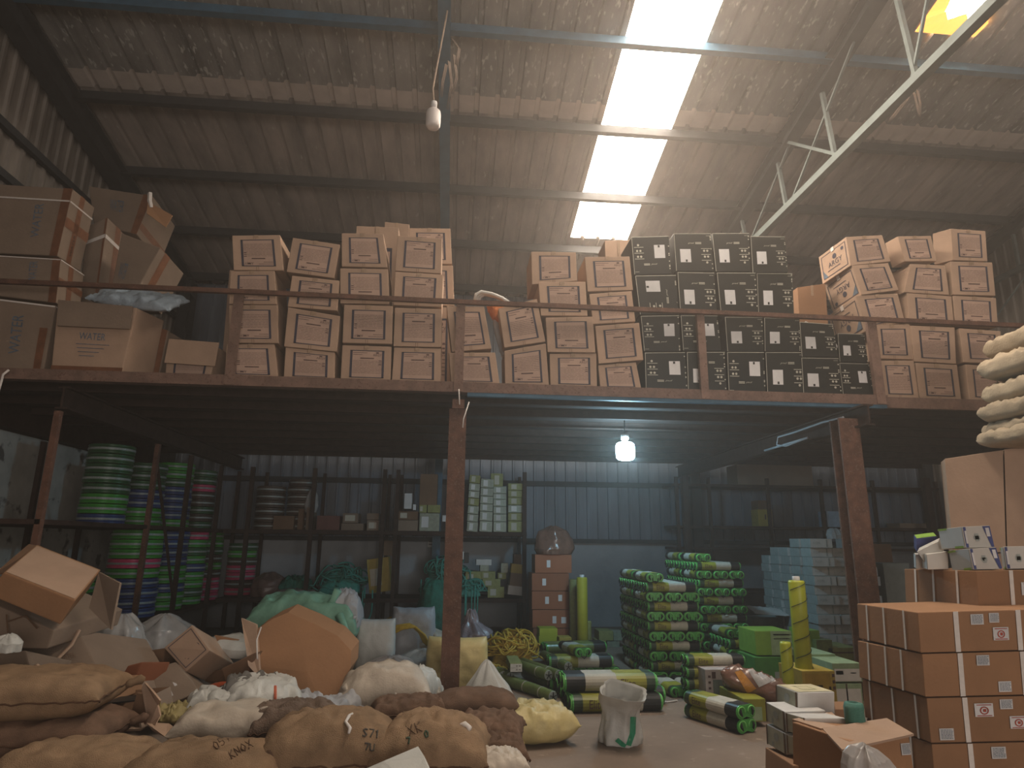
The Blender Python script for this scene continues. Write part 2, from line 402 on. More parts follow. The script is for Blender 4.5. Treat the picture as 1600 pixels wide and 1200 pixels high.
RF = lambda x, y, h: Vector((x, y, roofz(y)+.09+h))
m = MB().box((XL, YF, -.1), (XR, YB+.2, 0)); tag(m.build('floor', FLOORM), kind='structure')
ROOFU = mat('speckled_roof_sheet', (.255, .24, .225), .6, .42, 2.6, .25, col2=(.13, .125, .12), stretch=(1, .3, 1), bscale=30, speck=((.42, .41, .39), 20, .60), spec=.3)
ROOFL = mat('clean_lap_strip', (.46, .40, .36), .7, .15, 4)
m = MB()
for x0, x1, b0, b1 in ((XL, 2.10, YF, YB), (3.20, 5.9, YF, YB), (2.10, 3.20, 11.25, YB), (5.9, 6.75, YF, 5.0), (5.9, 6.75, 6.73, YB), (6.75, XR, YF, YB)):
    # two lengths of sheet, the upper one lapped over the lower
    for lo, hi, dz, m.mi in ((YF, 8.20, -.012, 1), (8.20, 8.50, -.012, 2), (8.45, YB, 0, 0)):
        s, e = max(b0, lo), min(b1, hi)
        if e > s: corr(lambda x, y, h: RF(x, y, h+dz), x0, x1, s, e, mb=m)
tag(m.build('ceiling', [ROOFM, ROOFU, ROOFL]), kind='structure')
SKYM = mat('translucent_roof_sheet', (.8, .8, .8), .5, .03, 3, emit=(1, .86, .70, SKY_E))
SKYO = mat('orange_translucent_sheet', (.8, .4, .1), .5, .1, 3, emit=(1, .46, .08, 1.6))
tag(corr(RF, 2.10, 3.20, 3.5, 11.25).build('window_1', SKYM), kind='structure')
tag(corr(lambda x, y, h: RF(x, y, h+.02), 5.9, 6.75, 5.0, 6.73).build('window_2', SKYM), kind='structure')
o = MB()
for i in range(9):
    a = 5.9+i*.094; o.face([RF(a, 6.73, -.01), RF(a+.1, 6.73, -.01), RF(a+.1, 6.45-.06*math.sin(i*2.1), -.05), RF(a, 6.45-.06*math.sin((i-1)*2.1), -.05)])
for i in range(6):
    b = 6.7-i*.25; o.face([RF(5.9, b, -.01), RF(6.05+.05*math.sin(i*1.7), b, -.03), RF(6.05+.05*math.sin(i*1.7+1.7), b-.25, -.03), RF(5.9, b-.25, -.01)])
tag(o.build('torn_sheet', SKYO, base=(6.3, 6.3, 8.2)), 'torn orange plastic sheet around the edge of the small roof light', 'plastic sheet')
# walls
m = MB().box((XL-.2, YF, 0), (XL, YB+.2, 2.95)); wl = m.build('wall_left', PLAST); tag(wl, kind='structure'); 
m = MB(); corr(lambda y, z, h: Vector((XL+.02+h, y, z)), YF, YB, 2.95, 6.9, mb=m, pitch=.22, h=.035)
mm = MB()
for i in range(len(m.v)//4):
    q = m.v[i*4:i*4+4]
    for v in q:
        if v.z > 6: v.z = roofz(v.y)+.08
    mm.face(q)
tag(mm.build('wall_left', CLADM), kind='structure')
m = MB().box((XL, YB, 0), (XR, YB+.2, 1.65)); tag(m.build('wall_back', PLASTB), kind='structure')
tag(corr(lambda x, z, h: Vector((x, YB-.01-h, z)), XL, XR, 1.65, roofz(YB)+.08, pitch=.22, h=.03).build('wall_back', CLADB), kind='structure')
m = MB(); corr(lambda y, z, h: Vector((XR-h, y, z)), YF, YB, 0, 6.9, mb=m, pitch=.22, h=.035); mm = MB()
for i in range(len(m.v)//4):
    q = m.v[i*4:i*4+4]
    for v in q:
        if v.z > 6: v.z = roofz(v.y)+.08
    mm.face(q)
tag(mm.build('wall_right', CLADM), kind='structure')
# rails (girts) on the sheet walls
for z in (5.95, 6.55, 3.9, 4.9):
    y1 = min(YB-.1, (RA-z)/RS-.1)
    tag(MB().box((XL+.06, YF+.2, z-.05), (XL+.14, y1, z+.05)).build('wall_girt', STEELD), 'dark steel girt along the left sheet wall at %s height' % {5.95: 'upper', 6.55: 'top', 3.9: 'low', 4.9: 'middle'}[z], 'beam', 'girts on the left wall')
tag(MB().box((XL+.2, YB-.13, 2.72), (XR-.1, YB-.045, 2.82)).build('wall_girt', STEELD), 'dark girt across the back sheet wall under the deck', 'beam')
tag(MB().box((XL+.2, YB-.16, 1.60), (XR-.1, YB-.045, 1.68)).build('wall_sill', STEELD), 'dark ledge where the back block wall meets the sheeting', 'ledge')
tag(MB().box((at(1062, 860, 13.2).x, 13.18, 0), (at(1070, 860, 13.2).x, 13.34, 2.9)).build('wall_column', STEELB), 'blue-painted steel column on the back wall behind the green stacks', 'column')
# frames
def ibeam(mb, a, b, w, h, up=(0, 0, 1), t=.02):
    a = Vector(a); b = Vector(b); d = (b-a).normalized(); sd = d.cross(Vector(up)).normalized(); u = sd.cross(d)
    mb.bar(a+u*(h/2-t/2), b+u*(h/2-t/2), w, t, up); mb.bar(a-u*(h/2-t/2), b-u*(h/2-t/2), w, t, up); mb.bar(a, b, t, h-2*t, up)
RZ = lambda y, d=0: roofz(y)-d
def rafter(name, X, w, h, m, label):
    r = empty(name, (X, YB-.3, 0), label, 'roof frame')
    b = MB(); ibeam(b, (X, -1.5, RZ(-1.5, .06+h/2)), (X, YB-.2, RZ(YB-.2, .06+h/2)), w, h); b.build('rafter', m, r)
    c = MB(); ibeam(c, (X, YB-.3, 0), (X, YB-.3, RZ(YB-.3, .1)), w, h, (0, 1, 0)); c.build('column', m, r)
    return r
rafter('roof_rafter', -5.52, .22, .34, STEELD, 'dark steel roof frame against the left sheet wall')
rafter('roof_rafter', -.28, .15, .26, STEELB, 'blue-grey steel roof frame down the middle of the roof')
tr = rafter('roof_truss', 4.93, .20, .24, STEELD, 'roof truss with a pale grey-green bottom chord right of the skylight')
ZB = 6.57
b = MB(); b.bar((4.93, -1.5, ZB), (4.93, YB-.3, ZB), .11, .10); b.build('bottom_chord', STEELG, tr)
pts = [(5.2, 0), (6.8, 0), (8.35, 0), (10.1, 0), (11.3, 0)]
for y in (4.3, 5.7, 7.25, 8.55, 9.9, 11.2):
    b = MB(); b.bar((4.93, y+.12, RZ(y, .3)), (4.93, y, ZB), .05, .05, (0, 1, 0)); b.build('strut', STEELG, tr)
for ya, yb in ((6.6, 8.45), (8.3, 9.85), (4.9, 5.8)):
    b = MB(); b.bar((4.93, ya, RZ(ya, .3)), (4.93, yb, ZB), .03, .03, (0, 1, 0)); b.build('diagonal_rod', STEELG, tr)
_a = atx(1314, 243, 4.93); b = MB(); b.bar(_a, at(1228, 221, _a.y+1.2), .05, .04); b.build('side_brace', STEELG, tr)
# frame at the far right
tr = rafter('roof_truss', 10.05, .16, .2, STEELD, 'dark roof frame at the far right behind the right-hand cartons')
b = MB(); b.bar((10.05, 3, ZB-.1), (10.05, YB-.3, ZB-.1), .09, .09); b.build('bottom_chord', STEELG, tr)
for y in (8.5, 10.0, 11.3):
    b = MB(); b.bar((10.05, y, RZ(y, .3)), (10.05, y, ZB-.1), .05, .05, (0, 1, 0)); b.build('strut', STEELG, tr)
b = MB(); b.tube([(10.0, 11.6, 5.1), (9.6, 9.0, 6.4)], .02); b.build('diagonal_rod', STEELG, tr)
# purlins
PN = ['nearest', 'second from the top', 'third from the top', 'fourth from the top', 'fifth from the top', 'lowest', 'hidden']
for i, y in enumerate((5.65, 7.10, 8.55, 10.0, 11.45, 12.9)):
    b = MB(); z = RZ(y, .03)
    b.bar((XL+.1, y, z), (XR-.05, y, z), .05, .16); b.bar((XL+.1, y-.035, z-.075), (XR-.05, y-.035, z-.075), .08, .012)
    tag(b.build('roof_purlin', STEELB if i == 1 else STEELD), ('blue-painted' if i == 1 else 'dark')+' steel purlin under the roof sheets, '+PN[i]+' of the row', 'beam', 'roof purlins')

# ================================================================== MEZZANINE
mz = empty('mezzanine_deck', (.5, 7, 0), 'steel mezzanine deck on posts carrying all the stacked cartons', 'mezzanine')
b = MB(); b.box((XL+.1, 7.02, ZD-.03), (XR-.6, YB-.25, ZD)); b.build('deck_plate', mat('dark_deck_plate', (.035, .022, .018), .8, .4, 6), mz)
b = MB(); b.box((XL+.02, 7.1, 2.93), (XL+.2, YB-.3, ZD-.03)); b.build('ledger_beam', RUSTD, mz)
b = MB(); b.box((XL+.1, 6.96, ZD-.105), (5.02, 7.02, ZD+.01)); b.box((5.02, 7.0, ZD-.13), (XR-.6, 7.06, ZD+.0)); b.build('edge_channel', RUSTP, mz)
b = MB(); b.box((.13, 6.965, ZD-.145), (5.0, 7.03, ZD-.105)); b.build('lower_flange', STEELB, mz)
b = MB(); b.box((XL+.1, 6.975, ZD-.125), (.13, 7.03, ZD-.105)); b.build('lower_flange', RUSTD, mz)
for i in range(8):
    y = 7.45+i*.75; b = MB(); b.bar((XL+.1, y, ZD-.075), (XR-.6, y, ZD-.075), .045, .09); b.bar((XL+.1, y-.02, ZD-.125), (XR-.6, y-.02, ZD-.125), .075, .01); b.build('joist', RUSTD, mz)
for X in (-4.1, .03, 4.62):
    b = MB(); ibeam(b, (X, 6.75 if X > 4 else 7.05, ZD-.27), (X, YB-.3, ZD-.27), .12, .24); b.build('cross_beam', RUSTD, mz)
b = MB(); b.box((-.06, 6.93, 0), (.125, 7.09, 3.0)); b.box((-.03, 6.9, 3.0), (.1, 7.05, 3.1)); b.box((-.1, 6.9, 0), (.165, 7.13, .015)); tag(b.build('mezzanine_post', RUST), 'rusty square post in the middle under the deck edge', 'post')
b = MB(); ibeam(b, (4.50, 7.05, 0), (4.50, 7.05, 3.02), .24, .2, (0, 1, 0), t=.025); tag(b.build('mezzanine_post', RUST), 'rusty I-beam post under the deck right of the grey cartons', 'post')
for X, Y in ((9.2, 7.05), (4.5, 12.4), (.03, 12.7), (9.2, 12)):
    b = MB(); b.bar((X, Y, 0), (X, Y, 2.9), .12, .12, (0, 1, 0)); tag(b.build('mezzanine_post', RUSTD), 'dark steel post under the deck, '+{(9.2, 7.05): 'front right end', (4.5, 12.4): 'back, behind the green stacks', (.03, 12.7): 'back, behind the middle post', (9.2, 12): 'back right end'}[X, Y], 'post')
b = MB(); b.tube([at(1318, 652, 7.0), at(1285, 660, 7.4), at(1240, 676, 8.0), at(1216, 683, 8.4), at(1214, 695, 8.4), at(1228, 697, 8.3), at(1262, 684, 7.7)], .012); b.tube([at(1262, 684, 7.7), at(1195, 704, 8.9)], .015)
b.build('cable_conduit', PPG, mz, smooth=True)
rl = empty('guard_rail', (.5, 6.96, ZD), 'rusty angle-iron guard rail along the mezzanine edge', 'railing')
b = MB(); pr = [at(x, y, 6.93) for x, y in ((-60, 437), (400, 457), (740, 473), (1080, 487), (1260, 495), (1600, 509), (1800, 517))]
for p, q in zip(pr, pr[1:]): b.bar(p, q, .05, .05)
b.build('top_rail', RUST, rl)
for X, w in ((-2.40, .11), (.03, .10), (2.82, .09), (4.93, .11), (7.3, .1), (-5.2, .1)):
    b = MB(); b.box((X-w/2, 6.945, ZD-.1), (X+w/2, 6.955, 4.24)); b.box((X-w/2, 6.955, ZD+.0), (X-w/2+.01, 7.0, 4.22)); b.build('rail_post', RUSTP, rl)
c = MB(); c.tube([at(14, 578, 6.9), at(5, 585, 6.88), at(1, 600, 6.9), at(-6, 625, 6.9)], .012); tag(c.build('electric_cable', STRAP, smooth=True), 'short white cable dropping over the deck edge at far left', 'cable')
c = MB(); c.tube([at(717, 608, 6.88), at(718, 632, 6.88)], .008); c.tube([at(733, 628, 6.9), at(724, 655, 6.9), at(723, 668, 6.9)], .008); tag(c.build('electric_cable', STRAP, smooth=True), 'thin pale cable ends at the head of the middle post', 'cable')

# ------------------------------------------------------------------ lamps
def led(name, c, r, h, label, lit=None, cord=None):
    root = empty(name, c+Vector((0, 0, -h/2)), label, 'lamp')
    g = MB(); P = [(0, -.5), (.5, -.49), (.8, -.45), (.95, -.36), (1, -.2), (1, .25), (.93, .38), (.7, .47), (.4, .5), (0, .5)]
    g.lathe([(a*r, b*h) for a, b in P], 24, c)
    g.build('bulb_diffuser', mat('lit_lamp', (.9, .9, .9), .4, emit=lit) if lit else mat('unlit_lamp', (.66, .60, .58), .4, .05, 5), root, smooth=True)
    n = MB(); n.lathe([(0, h*.5), (r*.3, h*.5), (r*.28, h*.62), (r*.42, h*.64), (r*.42, h*.9), (0, h*.95)], 16, c); n.build('lamp_holder', WHITE, root, smooth=True)
    q = MB(); q.tube(cord, .008 if lit else .011); q.build('cord', mat('dusty_cord', (.35, .26, .2), .9) if not lit else STEELD, root, smooth=True)
c = at(677, 186, 6.5)
led('hanging_lamp', c, .085, .245, 'unlit white bulb hanging on a dusty cord by the middle rafter', None, [c+Vector((0, 0, .2)), c+Vector((-.02, 0, .4)), c+Vector((0, .02, .6)), Vector((-.24, 6.6, roofz(6.6)-.33))])
c = at(977, 705, 8.6)
led('hanging_lamp', c, .125, .25, 'lit bluish-white bulb hanging under the deck', (.45, .80, 1, 150), [c+Vector((0, 0, .17)), Vector((c.x, c.y, ZD-.03))])
# cobwebs
web = mat('dusty_cobweb', (.20, .15, .12), .95, .2, 10)
for lab, sx in (('dusty cobweb strands hanging from the middle rafter by the unlit bulb', [[(700, 95), (704, 130), (698, 170)], [(708, 85), (712, 120), (704, 150)], [(696, 100), (690, 128), (688, 150)], [(712, 100), (716, 75), (706, 60)]]),
                ('dusty cobweb hanging from the truss bottom chord', [[(1425, 140), (1432, 165), (1435, 182)], [(1418, 150), (1395, 180), (1388, 188)], [(1432, 140), (1436, 160), (1436, 180)], [(1428, 145), (1430, 158), (1434, 178)]])):
    D = 5.6 if 'middle' in lab else 7.2; b = MB()
    for k, s in enumerate(sx):
        for j in range(3): b.tube([at(x+j*1.5, y+j, D+.05*j) for x, y in s], [.007, .005, .002][:len(s)], 5)
    tag(b.build('cobweb', web, smooth=True), lab, 'cobweb', kind='stuff')

# ================================================================== CARTONS ON THE DECK
def print_front(mb, Q, style):
    """frame, rows of small print and the small maker's mark; sits on the front face Q"""
    u0, v0, u1, v1 = .17, .13, .86, .89
    mb.mi = 3; Q.rect(mb, u0, v0, u1, v1, .5); mb.mi = 0
    t, tv = .046, .022
    for a in ((u0, v0, u1, v0+tv), (u0, v1-tv, u1, v1), (u0, v0, u0+t, v1), (u1-t, v0, u1, v1)): Q.rect(mb, *a)
    mb.mi = 1
    W = u1-u0; Hh = v1-v0
    inv = style in ('inv',)
    def R_(a, b, c, d):
        a, c = u0+W*a, u0+W*c; b, d = v0+Hh*b, v0+Hh*d
        if inv: a, c = u0+u1-c, u0+u1-a; b, d = v0+v1-d, v0+v1-b
        Q.rect(mb, a, b, c, d)
    for i, (a, c) in enumerate(((.08, .5), (.08, .36))): R_(a, .08+i*.07, c, .095+i*.07)
    R_(.30, .27, .70, .31)
    rnd = random.Random(5)
    for i in range(9):
        y = .38+i*.055; x = .08
        while x < .9:
            l = rnd.uniform(.06, .2); R_(x, y, min(x+l, .93), y+.010); x += l+.02
    for i in range(3): R_(.84, .36+i*.07, .92, .385+i*.07)
    # maker's mark: cap over a word
    mb.mi = 1
    cu, cv = (u1-.14, v0+.10) if not inv else (u0+.15, v1-.11)
    Q.disc(mb, cu, cv-.035*(1 if not inv else -1), .035, .022, 8)
    Q.text(mb, 'ARGY', cu-.09, cv-.005, cu+.09, cv+.06, flip=inv)
    mb.mi = 2   # staples in the closing flaps
    for u in (.44, .48): Q.rect(mb, u, .0, u+.008, .11); Q.rect(mb, u+.02, .90, u+.028, 1.0)
PMATS = [INKB, INK, CARDD, mat('faded_print_panel', (.43, .29, .225), .8, .1, 5)]
def carton(px, D, label, depth=.42, m=CARD, style='std', group=None, off=(0, 0, 0), Ds=None, bottom=None, name='printed_carton', tape=True, cat='carton', dvec=None, side=None, bulge=0):
    Ds = Ds or (D, D, D, D)
    c = [at(x, y, d)+Vector(off) for (x, y), d in zip(px, Ds)]
    if bottom is not None:
        for k in (2, 3): c[k].z = bottom
    dv = Vector(dvec) if dvec else Vector((0, depth, 0))
    c2 = [p+dv for p in c]
    base = (c[2]+c[3]+c2[2]+c2[3])/4
    root = empty(name, base, label, cat, group)
    MB().hexa(c+c2).build('carton_body', m, root, bevel=.007)
    Q = Quad(*c)
    if style in ('std', 'inv', 'bold'):
        p = MB(); print_front(p, Q, style); p.build('printed_panel', PMATS, root)
    elif style == 'black': black_print(Q, root, label)
    if tape:
        T = MB(); n = Quad(c2[0], c2[1], c[1], c[0]); n.rect(T, .455, 0, .545, 1); Q.rect(T, .455, 0, .545, .09, 2); T.build('packing_tape', CTAPE, root)
    if side:    # printed left side face with the head-and-name mark
        S = Quad(c2[0], c[0], c[3], c2[3]); p = MB()
        for a in ((.08, .1, .94, .115), (.08, .88, .94, .9), (.08, .1, .1, .9), (.92, .1, .94, .9)): S.rect(p, *a)
        p.mi = 1; up = side != 'inv'
        S.text(p, 'ARGY', .3, .45 if up else .38, .78, .62 if up else .55, flip=not up)
        S.disc(p, .54, .33 if up else .67, .07, .09); S.disc(p, .82 if up else .2, .25 if up else .8, .05, .06)
        S.rect(p, .25, .70 if up else .28, .7, .72 if up else .30)
        p.mi = 2; p.face([S.P(.1, .88), S.P(.1, .6), S.P(.24, .88)][::-1] if up else [S.P(.92, .88), S.P(.92, .6), S.P(.74, .88)])
        p.build('printed_side', [INKB, INKB, INKL], root)
        t = MB(); S.rect(t, .46, 0, .56, .14, 2); t.build('packing_tape', STRAP, root)
    return root
_bk = [0]
def black_print(Q, root, label):
    k = _bk[0]; _bk[0] += 1; rnd = random.Random(k*3+1); inv = k in KINV; rot = k in KROT
    p = MB()
    def T(u, v):
        if rot: u, v = 1-v, u
        if inv: u, v = 1-u, 1-v
        return u, v
    def rect(a, b, c, d, kk=1):
        a, b = T(a, b); c, d = T(c, d); Q.rect(p, min(a, c), min(b, d), max(a, c), max(b, d), kk)
    rect(.14+rnd.uniform(-.01, .02), .42, .42, .77); p.build('paper_label', WHITE, root); p = MB()
    p.mi = 0; rect(.27, .70, .32, .76, 2)
    p.mi = 1
    for i, n in enumerate((2, 2, 1)):
        y = .40+i*.155; rect(.70, y, .95, y+.014)
        for j in range(n):
            u, v = T(.78+j*.085+(.04 if n == 1 else 0)+i*.01, y+.065); Q.disc(p, u, v, .030, .030)
    a, b = T(.36, .235); c, d = T(.53, .29)
    Q.text(p, 'pred', min(a, c), min(b, d), max(a, c), max(b, d), shear=.4, flip=inv, rot=rot)
    for i in (0, 1): rect(.56, .235+i*.03, .72, .252+i*.03)
    rect(.86, .06, .97, .068)
    p.build('printed_marks', [BLK, CREAM], root)
    e = MB(); e.mi = 0                      # worn pale edges where the gloss has rubbed off
    Q.rect(e, .0, .0, .012, 1, 1.5); Q.rect(e, 0, 0, 1, .012, 1.5)
    for i in range(7):
        v = rnd.random(); Q.rect(e, .955, v, .985, v+.03, 1.5)
    e.build('worn_edges', CREAM, root)
KINV = {0, 8, 9, 12, 19, 14, 22, 23}; KROT = {4}
def Z(ox, oy, s): return lambda *q: [(ox+x/s, oy+y/s) for x, y in q]
z2, z3, z4, z5 = Z(340, 330, 4), Z(680, 330, 4), Z(960, 340, 4), Z(1220, 340, 3.158)
g = 'printed brown cartons stacked on the deck'
def stack(zf, rows, D, who, m=CARD, grp=g, styles=None, **kw):
    n = len(rows)
    for i, q in enumerate(rows):
        lv = n-1-i
        w_ = 'single' if n == 1 else ('top' if i == 0 else 'bottom' if lv == 0 else ORD[lv]+' from bottom')
        pos = kw.get('desc', {}).get(i, '')
        carton(zf(*q), D+(.008*math.sin(i*2.3+D*9)), 'brown printed carton, %s%s of %s' % (pos, w_, who), m=m, style=(styles or {}).get(i, 'std'), group=grp, bottom=ZD+.002 if lv == 0 else None, depth=kw.get('depth', .42))
stack(z2, [[(90, 152), (390, 148), (412, 370), (100, 368)], [(80, 374), (355, 372), (368, 582), (70, 580)], [(70, 586), (372, 586), (380, 825), (72, 822)], [(55, 830), (355, 830), (378, 1045), (45, 1040)]], 7.055,
      'the first stack right of the big left cartons', styles={0: 'inv', 1: 'inv', 2: 'inv', 3: 'inv'}, depth=.55)
stack(z2, [[(470, 165), (765, 208), (727, 418), (430, 378)], [(465, 402), (762, 434), (748, 622), (437, 596)], [(440, 600), (765, 655), (745, 878), (415, 845)], [(425, 850), (733, 882), (730, 1050), (412, 1045)]], 7.055,
      'the second stack from the left railing post', styles={0: 'inv'}, depth=.5)
stack(z2, [[(775, 137), (1035, 140), (1062, 352), (775, 345)], [(765, 356), (1065, 362), (1072, 580), (766, 575)], [(790, 584), (1095, 592), (1090, 830), (780, 822)], [(780, 836), (1087, 846), (1080, 1060), (768, 1055)]], 7.055,
      'the third stack from the left railing post', styles={0: 'inv', 1: 'inv', 2: 'inv'}, depth=.6)
stack(z2, [[(1125, 152), (1403, 172), (1397, 390), (1108, 372)], [(1110, 378), (1412, 396), (1400, 598), (1098, 585)], [(1108, 602), (1400, 612), (1398, 850), (1098, 843)], [(1103, 850), (1396, 857), (1395, 1070), (1088, 1062)]], 7.055,
      'the stack just left of the middle railing post', depth=.45)
stack(z2, [[(868, 92), (1132, 102), (1150, 290), (880, 285)]], 7.85, 'the back row, peeping over the third stack')
stack(z2, [[(1195, 105), (1455, 108), (1465, 330), (1200, 330)], [(1200, 335), (1470, 340), (1480, 590), (1200, 590)], [(1200, 600), (1480, 600), (1480, 850), (1200, 850)]], 7.75, 'the back-row stack behind the middle post stack')
stack(z2, [[(1045, 66), (1198, 82), (1200, 300), (1045, 300)]], 8.4, 'the farthest back row at its highest point')
stack(z3, [[(70, 592), (305, 596), (352, 858), (105, 880)], [(85, 884), (375, 882), (405, 1080), (100, 1085)]], 7.06, 'the crushed low stack right behind the middle railing post', desc={0: 'buckled ', 1: 'crushed '}, styles={0: 'inv', 1: 'std'})
stack(z3, [[(395, 607), (635, 547), (690, 815), (432, 853)], [(432, 872), (692, 826), (712, 1085), (437, 1075)]], 7.06, 'the tilted stack beside the orange rag', desc={0: 'tilted '}, styles={1: 'inv'})
stack(z3, [[(600, 252), (880, 257), (887, 435), (605, 458)], [(645, 442), (940, 440), (952, 655), (660, 652)], [(690, 664), (985, 658), (1002, 884), (702, 880)], [(715, 890), (1007, 887), (1012, 1095), (720, 1090)]], 7.055, 'the stack leaning right beside the two low ones', styles={0: 'inv', 2: 'inv'}, depth=.5)
stack(z3, [[(935, 286), (1215, 282), (1237, 493), (952, 502)], [(962, 517), (1228, 498), (1252, 690), (987, 706)], [(1000, 717), (1275, 697), (1302, 930), (1022, 953)], [(1018, 962), (1255, 943), (1290, 1100), (1032, 1100)]], 7.055, 'the stack touching the black cartons', desc={1: 'torn taped '}, depth=.5)
stack(z3, [[(1060, 184), (1230, 180), (1230, 330), (1062, 330)]], 7.9, 'the back row below the skylight')
# a rag and a cable bundle among them
b = MB()
for k in range(3): b.tube([at(x+k*3, y+k*2, 7.3+k*.04) for x, y in ((742, 468), (744, 460), (752, 456), (768, 459), (785, 466), (796, 474))], .022, 6)
tag(b.build('folded_sack', PPW, smooth=True), 'folded white plastic sack edge curling over the low crushed stack', 'sack')
mb, r_ = pillow(.42, .3, .2, 4, nu=20, nv=16, amp=.05); mb.xf(place(at(770, 500, 7.45), 70, 60, 0)); tag(mb.build('orange_rag', mat('orange_cloth', (.45, .13, .03), .8, .2, 5), smooth=True), 'orange cloth wedged between the crushed and the tilted carton', 'cloth')
mb, r_ = pillow(.5, .12, .1, 9, nu=20, nv=10, amp=.03); mb.xf(place(at(775, 530, 7.32), 0, 0, 75)); tag(mb.build('plastic_wrap', CLEAR, smooth=True), 'clear plastic wrap stuffed beside the orange cloth', 'plastic wrap')
# black gloss cartons
KB = [('top', [[(105, 122), (340, 116), (356, 352), (125, 356)], [(370, 100), (602, 100), (622, 334), (386, 334)], [(610, 99), (842, 98), (852, 335), (634, 337)], [(850, 118), (1066, 120), (1086, 342), (864, 345)]]),
      ('third', [[(130, 364), (385, 360), (404, 606), (160, 606)], [(394, 342), (624, 346), (642, 606), (412, 602)], [(640, 345), (882, 346), (902, 606), (665, 602)], [(889, 349), (1112, 350), (1124, 610), (900, 606)]]),
      ('second', [[(165, 616), (404, 612), (414, 835), (186, 836)], [(414, 612), (645, 614), (670, 833), (430, 831)], [(690, 622), (926, 624), (934, 836), (706, 836)], [(936, 626), (1158, 632), (1166, 836), (940, 836)]]),
      ('bottom', [[(190, 845), (442, 842), (460, 1075), (196, 1070)], [(453, 841), (690, 841), (702, 1080), (460, 1075)], [(704, 841), (935, 842), (946, 1082), (714, 1080)], [(944, 842), (1190, 842), (1196, 1086), (954, 1082)]])]
CN = ['first', 'second', 'third', 'fourth', 'fifth', 'last']
for rn, row in KB:
    for i, q in enumerate(row):
        carton(z4(*q), 7.055+.008*math.sin(i*3+len(rn)), 'glossy black printed carton, %s from the left in the %s' % (CN[i], rn+' row' if rn in ('top', 'bottom') else rn+' row from the bottom'), m=BLACK, style='black', tape=False, name='black_carton', group='black cartons stacked on the deck', bottom=ZD+.002 if rn == 'bottom' else None, depth=.5)
for nm, q, bt in (('fifth from the left in the second row from the bottom', [(92, 515), (257, 527), (284, 688), (103, 686)], None), ('last and sunken at the right end of the second row', [(280, 572), (412, 576), (432, 716), (290, 712)], None),
                  ('fifth from the left in the bottom row', [(101, 692), (284, 695), (302, 865), (110, 860)], 1), ('last at the right end of the bottom row', [(288, 718), (436, 722), (458, 866), (305, 863)], 1)):
    carton(z5(*q), 7.05, 'glossy black printed carton, '+nm, m=BLACK, style='black', tape=False, name='black_carton', group='black cartons stacked on the deck', bottom=ZD+.002 if bt else None, depth=.5)
b = MB(); b.tube([at(x, y, 7.08) for x, y in ((1258, 503), (1282, 515), (1298, 527), (1310, 545))], .012, 5); tag(b.build('loose_strap', STRAP), 'loose white strap lying across the right-hand black cartons', 'strap')
b = MB(); Q_ = Quad(*[at(x, y, 7.115) for x, y in ((1146, 452), (1165, 450), (1168, 478), (1150, 480))]); 
# right-hand brown cartons, three stacks; the first one is twisted and shows its printed side
def hd(p, D, d):
    a = at(p[0], p[1], D); return atz(p[0]+d[0], p[1]+d[1], a.z)-a
s1 = 'the twisted stack right of the black cartons'
for i, (q, sd, D, lv) in enumerate((([(322, 95), (500, 86), (543, 216), (345, 237)], 'up', 7.11, 'top'), ([(350, 236), (530, 224), (583, 358), (400, 381)], 'inv', 7.11, 'fourth from bottom'), ([(370, 384), (577, 374), (612, 512), (420, 560)], 'inv', 7.12, 'third from bottom'),
                                 ([(458, 528), (637, 526), (655, 700), (474, 695)], None, 7.1, 'second from bottom'), ([(480, 705), (656, 705), (680, 876), (500, 870)], None, 7.08, 'bottom'))):
    carton(z5(*q), D, 'brown printed carton, %s of %s' % (lv, s1), group=g, side=sd, dvec=hd(z5(q[0])[0], D, (-43, 32)) if sd else (0, .45, 0), bottom=ZD+.002 if lv == 'bottom' else None, style='inv' if i in (1, 3) else 'std')
s2 = 'the second stack from the right railing post'
for i, (q, lv) in enumerate((([(577, 92), (742, 90), (770, 214), (612, 216)], 'top'), ([(640, 228), (812, 236), (832, 382), (608, 368)], 'fourth from bottom'), ([(622, 372), (842, 388), (856, 530), (634, 522)], 'third from bottom'), ([(640, 532), (858, 542), (866, 722), (660, 710)], 'second from bottom'), ([(665, 716), (870, 727), (888, 880), (682, 875)], 'bottom'))):
    carton(z5(*q), 7.09, 'brown printed carton, %s of %s' % (lv, s2), group=g, style='inv' if i in (0, 2, 4) else 'std', dvec=hd(z5(q[0])[0], 7.09, (-20, 11)) if i == 0 else (-.06, .5, 0), bottom=ZD+.002 if lv == 'bottom' else None)
s3 = 'the last stack at the right'
for i, (q, lv) in enumerate((([(840, 54), (1010, 66), (1020, 216), (850, 210)], 'top'), ([(836, 216), (1044, 221), (1060, 386), (850, 380)], 'fourth from bottom'), ([(850, 385), (1062, 396), (1072, 540), (862, 532)], 'third from bottom'), ([(880, 546), (1085, 560), (1096, 720), (903, 714)], 'second from bottom'), ([(912, 724), (1090, 736), (1102, 888), (928, 880)], 'bottom'))):
    carton(z5(*q), 7.09, 'brown printed carton, %s of %s' % (lv, s3), group=g, style='inv' if i in (0, 2, 1) else 'std', dvec=hd(z5(q[0])[0], 7.09, (-29, 8)) if i == 0 else (-.04, .5, 0), bottom=ZD+.002 if lv == 'bottom' else None)
# crumpled brown packet behind the black ones
carton([(1246, 449), (1290, 443), (1294, 560), (1250, 560)], 7.62, 'plain dented brown carton behind the right end of the black cartons', m=CARD2, style=None, bottom=ZD+.002, name='dented_carton', depth=.4)

